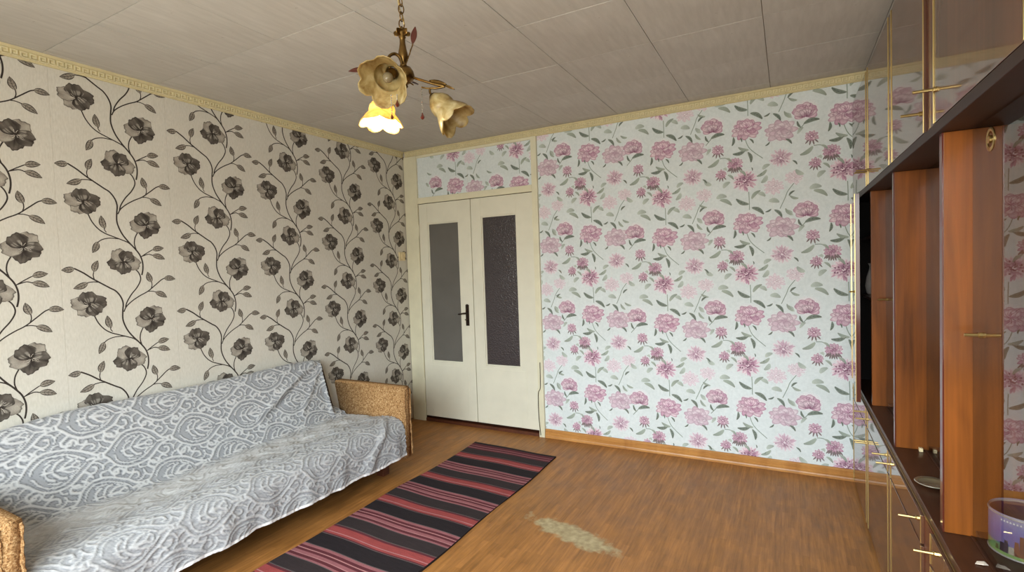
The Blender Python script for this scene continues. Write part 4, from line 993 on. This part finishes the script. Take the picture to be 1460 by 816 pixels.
    tag(obj('loose_cable', bm, M_HANDLE, None, True), 'thin grey cable running down the post right of the door', 'cable')
small_things()

# ------------------------------------------------------------------ chandelier
def chandelier():
    ox, oy = 1.94, 1.45
    r = empty('chandelier', (ox, oy, 0), YAW, label='brass chandelier with three frilled amber glass shades, lowest one lit', cat='chandelier')
    zc = ROOM_H - .003
    bm = bmesh.new(); lathe(bm, [(.0, zc), (.055, zc), (.056, zc - .01), (.04, zc - .03), (.012, zc - .045), (.0, zc - .046)], 24, None, False); obj('ceiling_rose', bm, M_BRASS, r, True)
    # chain: oval links, plus the flex wound through it
    bm = bmesh.new(); z = zc - .045; k = 0
    while z > 2.262:
        pts = []
        for a in range(13):
            t = 2 * PI * a / 12; u = .009 * math.cos(t); w = .017 * math.sin(t)
            pts.append((u if k % 2 == 0 else .003 * math.cos(t), u if k % 2 else .003 * math.cos(t), z - .017 + w))
        tube(bm, pts, .0022, 6, False); z -= .026; k += 1
    obj('chain', bm, M_BRASS, r, True)
    bm = bmesh.new(); tube(bm, [(.009 * math.sin(k * .9), .007 * math.cos(k * .9), zc - .04 - k * .02) for k in range(10)], .002, 6); obj('flex', bm, M_GOLD, r, True)
    bm = bmesh.new(); lathe(bm, [(.0, 2.258), (.012, 2.256), (.016, 2.246), (.010, 2.238), (.013, 2.232), (.0095, 2.226), (.0105, 2.21), (.0125, 2.196), (.0155, 2.182), (.0175, 2.17), (.0165, 2.158), (.012, 2.147), (.010, 2.138), (.014, 2.132), (.011, 2.128)], 20, None, False); obj('column', bm, M_BRASS, r, True)
    bm = bmesh.new(); lathe(bm, [(.011, 2.13), (.022, 2.126), (.031, 2.112), (.034, 2.098), (.030, 2.083), (.018, 2.072), (.008, 2.066), (.010, 2.058), (.0, 2.05)], 24, Matrix.Translation((.004, 0, 0)), False); obj('hub', bm, M_BRASS, r, True)
    def leafmesh(b, t, w, mat, name='leaf', parent=r, curl=.15, up=(0, -1, .3)):
        b, t = Vector(b), Vector(t); d = t - b; L = d.length; d /= L; s = d.cross(Vector(up)).normalized(); n = s.cross(d)
        bm = bmesh.new(); N = 8; R = []
        for i in range(N + 1):
            u = i / N; ww = w * math.sin(PI * min(.97, .06 + .94 * u)) ** .8
            R.append([bm.verts.new(b + d * (u * L) + s * (a * ww) + n * (curl * L * (.5 * abs(a) ** 2 * .6 - u * u * .3) + q)) for q, aa in ((0, (-1, -.5, 0, .5, 1)), (.0015, (1, .5, 0, -.5, -1))) for a in aa])
        for p, q in zip(R, R[1:]):
            for k in range(10): bm.faces.new((p[k], p[(k + 1) % 10], q[(k + 1) % 10], q[k]))
        bm.faces.new(R[0][::-1]); bm.faces.new(R[-1])
        return obj(name, bm, mat, parent, True)
    # crown of small leaves at the top of the column
    for a in range(5):
        t = 2 * PI * a / 5 + .5; leafmesh((.009 * math.cos(t), .009 * math.sin(t), 2.24), (.030 * math.cos(t), .030 * math.sin(t), 2.254), .012, M_BRASS)
    # twisted stems with leaves
    def stem(pts, rad=.0022, mat=M_BRASS):
        q = smoothpath(pts, 6); bm = bmesh.new(); tube(bm, q, rad, 6); 
        tube(bm, [p + Vector((.002 * math.sin(i * 1.3), .002 * math.cos(i * 1.3), .002 * math.cos(i * 1.3))) for i, p in enumerate(q)], rad * .7, 5)
        return obj('stem', bm, mat, r, True)
    stem([(.008, 0, 2.135), (.014, 0, 2.15), (.026, 0, 2.18), (.038, 0, 2.212)]); leafmesh((.037, 0, 2.208), (.048, 0, 2.268), .011, M_REDLEAF)
    stem([(0, 0, 2.118), (-.06, -.012, 2.122), (-.11, -.02, 2.114), (-.135, -.02, 2.117)]); leafmesh((-.13, -.02, 2.117), (-.187, -.03, 2.108), .010, M_REDLEAF)
    stem([(.0, -.02, 2.075), (.02, -.05, 2.06), (.04, -.04, 2.05)]); leafmesh((.0, .03, 2.09), (.03, .12, 2.11), .012, M_REDLEAF)
    def arm(pts, rad=.0055): bm = bmesh.new(); tube(bm, smoothpath(pts, 7), rad, 10); return obj('arm', bm, M_BRASS, r, True)
    def drop(parent, x, y, z0, z1, s=.010):
        bm = bmesh.new(); n = max(3, int((z0 - z1) / .009))
        for k in range(n):
            zz = z0 - (z0 - z1 - s) * (k + .5) / n; lathe(bm, [(.0004, zz + .0035), (.003, zz), (.0004, zz - .0035)], 6, Matrix.Translation((x, y, 0)), False)
        b = obj('bead_string', bm, M_BEAD, parent, True)
        bm = bmesh.new(); lathe(bm, [(.0005, z1 + s * 1.3), (s * .35, z1 + s * .5), (s * .72, z1 - s * .35), (s * .5, z1 - s * .9), (.0005, z1 - s * 1.15)], 8, Matrix.Translation((x, y, 0)), False); obj('crystal_drop', bm, M_CRYSTAL, b)
    def shade(parent, p, d, L, R, rot, seed, lit=False, lobes=6):
        g = random.Random(seed); M = axis_matrix(p, d) @ Matrix.Rotation(rot, 4, 'Z')
        prof = [(0, .30), (.07, .40), (.18, .58), (.30, .68), (.42, .71), (.48, .69), (.52, .66), (.56, .70), (.66, .82), (.76, .93), (.86, 1.02), (.94, 1.08), (1.0, 1.12)]
        seg = 72; bm = bmesh.new(); ph = [g.uniform(-.3, .3) for _ in range(lobes)]
        def ring(t, rr, inset):
            out = []
            for k in range(seg):
                a = 2 * PI * k / seg; q = max(0, (t - .5) / .5) ** 1.5
                lob = 2.2 * abs(math.cos(lobes * a / 2 + .25 * math.sin(2 * a + ph[1]))) ** .7 - 1.3 + .35 * math.sin(3 * a + ph[0]); fl = math.cos(24 * a)
                rad = R * rr * (1 + .085 * q * lob + .014 * q * fl) / 1.12 - inset; ax = L * t + L * .075 * q * lob
                out.append(bm.verts.new(M @ Vector((rad * math.cos(a), rad * math.sin(a), ax))))
            return out
        outer = [ring(t, rr, 0) for t, rr in prof]; inner = [ring(t, rr, .0028) for t, rr in prof]
        for S in (outer, inner):
            for a, b in zip(S, S[1:]):
                for k in range(seg): bm.faces.new((a[k], a[(k + 1) % seg], b[(k + 1) % seg], b[k]))
        for A, B in ((outer[-1], inner[-1]), (outer[0], inner[0])):
            for k in range(seg): bm.faces.new((A[k], A[(k + 1) % seg], B[(k + 1) % seg], B[k]))
        bmesh.ops.recalc_face_normals(bm, faces=bm.faces)
        s = obj('lamp_shade', bm, M_SHADE, parent, True)
        bm = bmesh.new(); lathe(bm, [(.0, -.012), (.008, -.011), (.016, -.004), (.019, .004), (.017, .012), (.012, .018), (.012, .034), (.0, .036)], 18, M, False); obj('socket', bm, M_BRASS, parent, True)
        bm = bmesh.new(); bl = L * .62; lathe(bm, [(.008, .03), (.010, .036), (.017, bl * .7), (.018, bl * .85), (.014, bl * 1.0), (.007, bl * 1.1), (.0, bl * 1.13)], 18, M, False); obj('bulb', bm, M_BULB if lit else M_BULBOFF, parent, True)
        return M
    # arm 1: towards the viewer, shade mouth facing out and down
    a1 = arm([(-.002, -.008, 2.13), (-.006, -.02, 2.152), (-.022, -.03, 2.163), (-.038, -.045, 2.15), (-.044, -.055, 2.125), (-.036, -.05, 2.105)])
    p1 = Vector((-.030, -.045, 2.092)); d1 = Vector((-.018, -.105, -.078)); shade(a1, p1, d1, .105, .082, .2, 1)
    leafmesh((-.048, -.05, 2.118), (-.062, -.055, 2.148), .014, M_BRASS, 'leaf', a1)
    # arm 2: hidden behind, carries the lit shade pointing down
    a2 = arm([(-.008, .01, 2.10), (-.03, .03, 2.105), (-.07, .035, 2.09), (-.084, .03, 2.06), (-.084, .022, 2.03)])
    p2 = Vector((-.0845, .02, 2.022)); d2 = Vector((-.006, -.012, -.1)); shade(a2, p2, d2, .092, .074, .5, 2, True)
    ld = bpy.data.lights.new('lit_bulb_glow', 'POINT'); ld.energy = 7.0; ld.color = (1.0, .78, .45); ld.shadow_soft_size = .02
    lo = bpy.data.objects.new('lit_bulb_glow', ld); COL.objects.link(lo); lo.parent = a2; lo.location = p2 + d2.normalized() * .082
    # arm 3: straight branch to the right, hook and drooping shade
    a3 = arm([(.02, 0, 2.095), (.06, 0, 2.081), (.1, 0, 2.067), (.144, 0, 2.055)], .0045)
    bm = bmesh.new(); tube(bm, smoothpath([(.146, 0, 2.055), (.114, 0, 2.05), (.094, 0, 2.05), (.091, 0, 2.036), (.1, 0, 2.024)], 6), .0042, 8); tube(bm, smoothpath([(.094, 0, 2.05), (.08, 0, 2.051), (.0615, 0, 2.055)], 5), .003, 6); obj('hook', bm, M_BRASS, a3, True)
    leafmesh((.09, -.002, 2.074), (.152, -.004, 2.06), .010, M_BRASS, 'leaf', a3); leafmesh((.14, 0, 2.06), (.18, 0, 2.043), .005, M_BRASS, 'leaf', a3)
    p3 = Vector((.102, 0, 2.02)); d3 = Vector((.086, -.02, -.095)); shade(a3, p3, d3, .125, .070, .1, 3)
    drop(a3, .061, 0, 2.052, 1.953, .011)
    drop(a1, -.006, -.1, 2.0, 1.968, .011); drop(a1, -.026, -.1, 2.0, 1.925, .008)
chandelier()
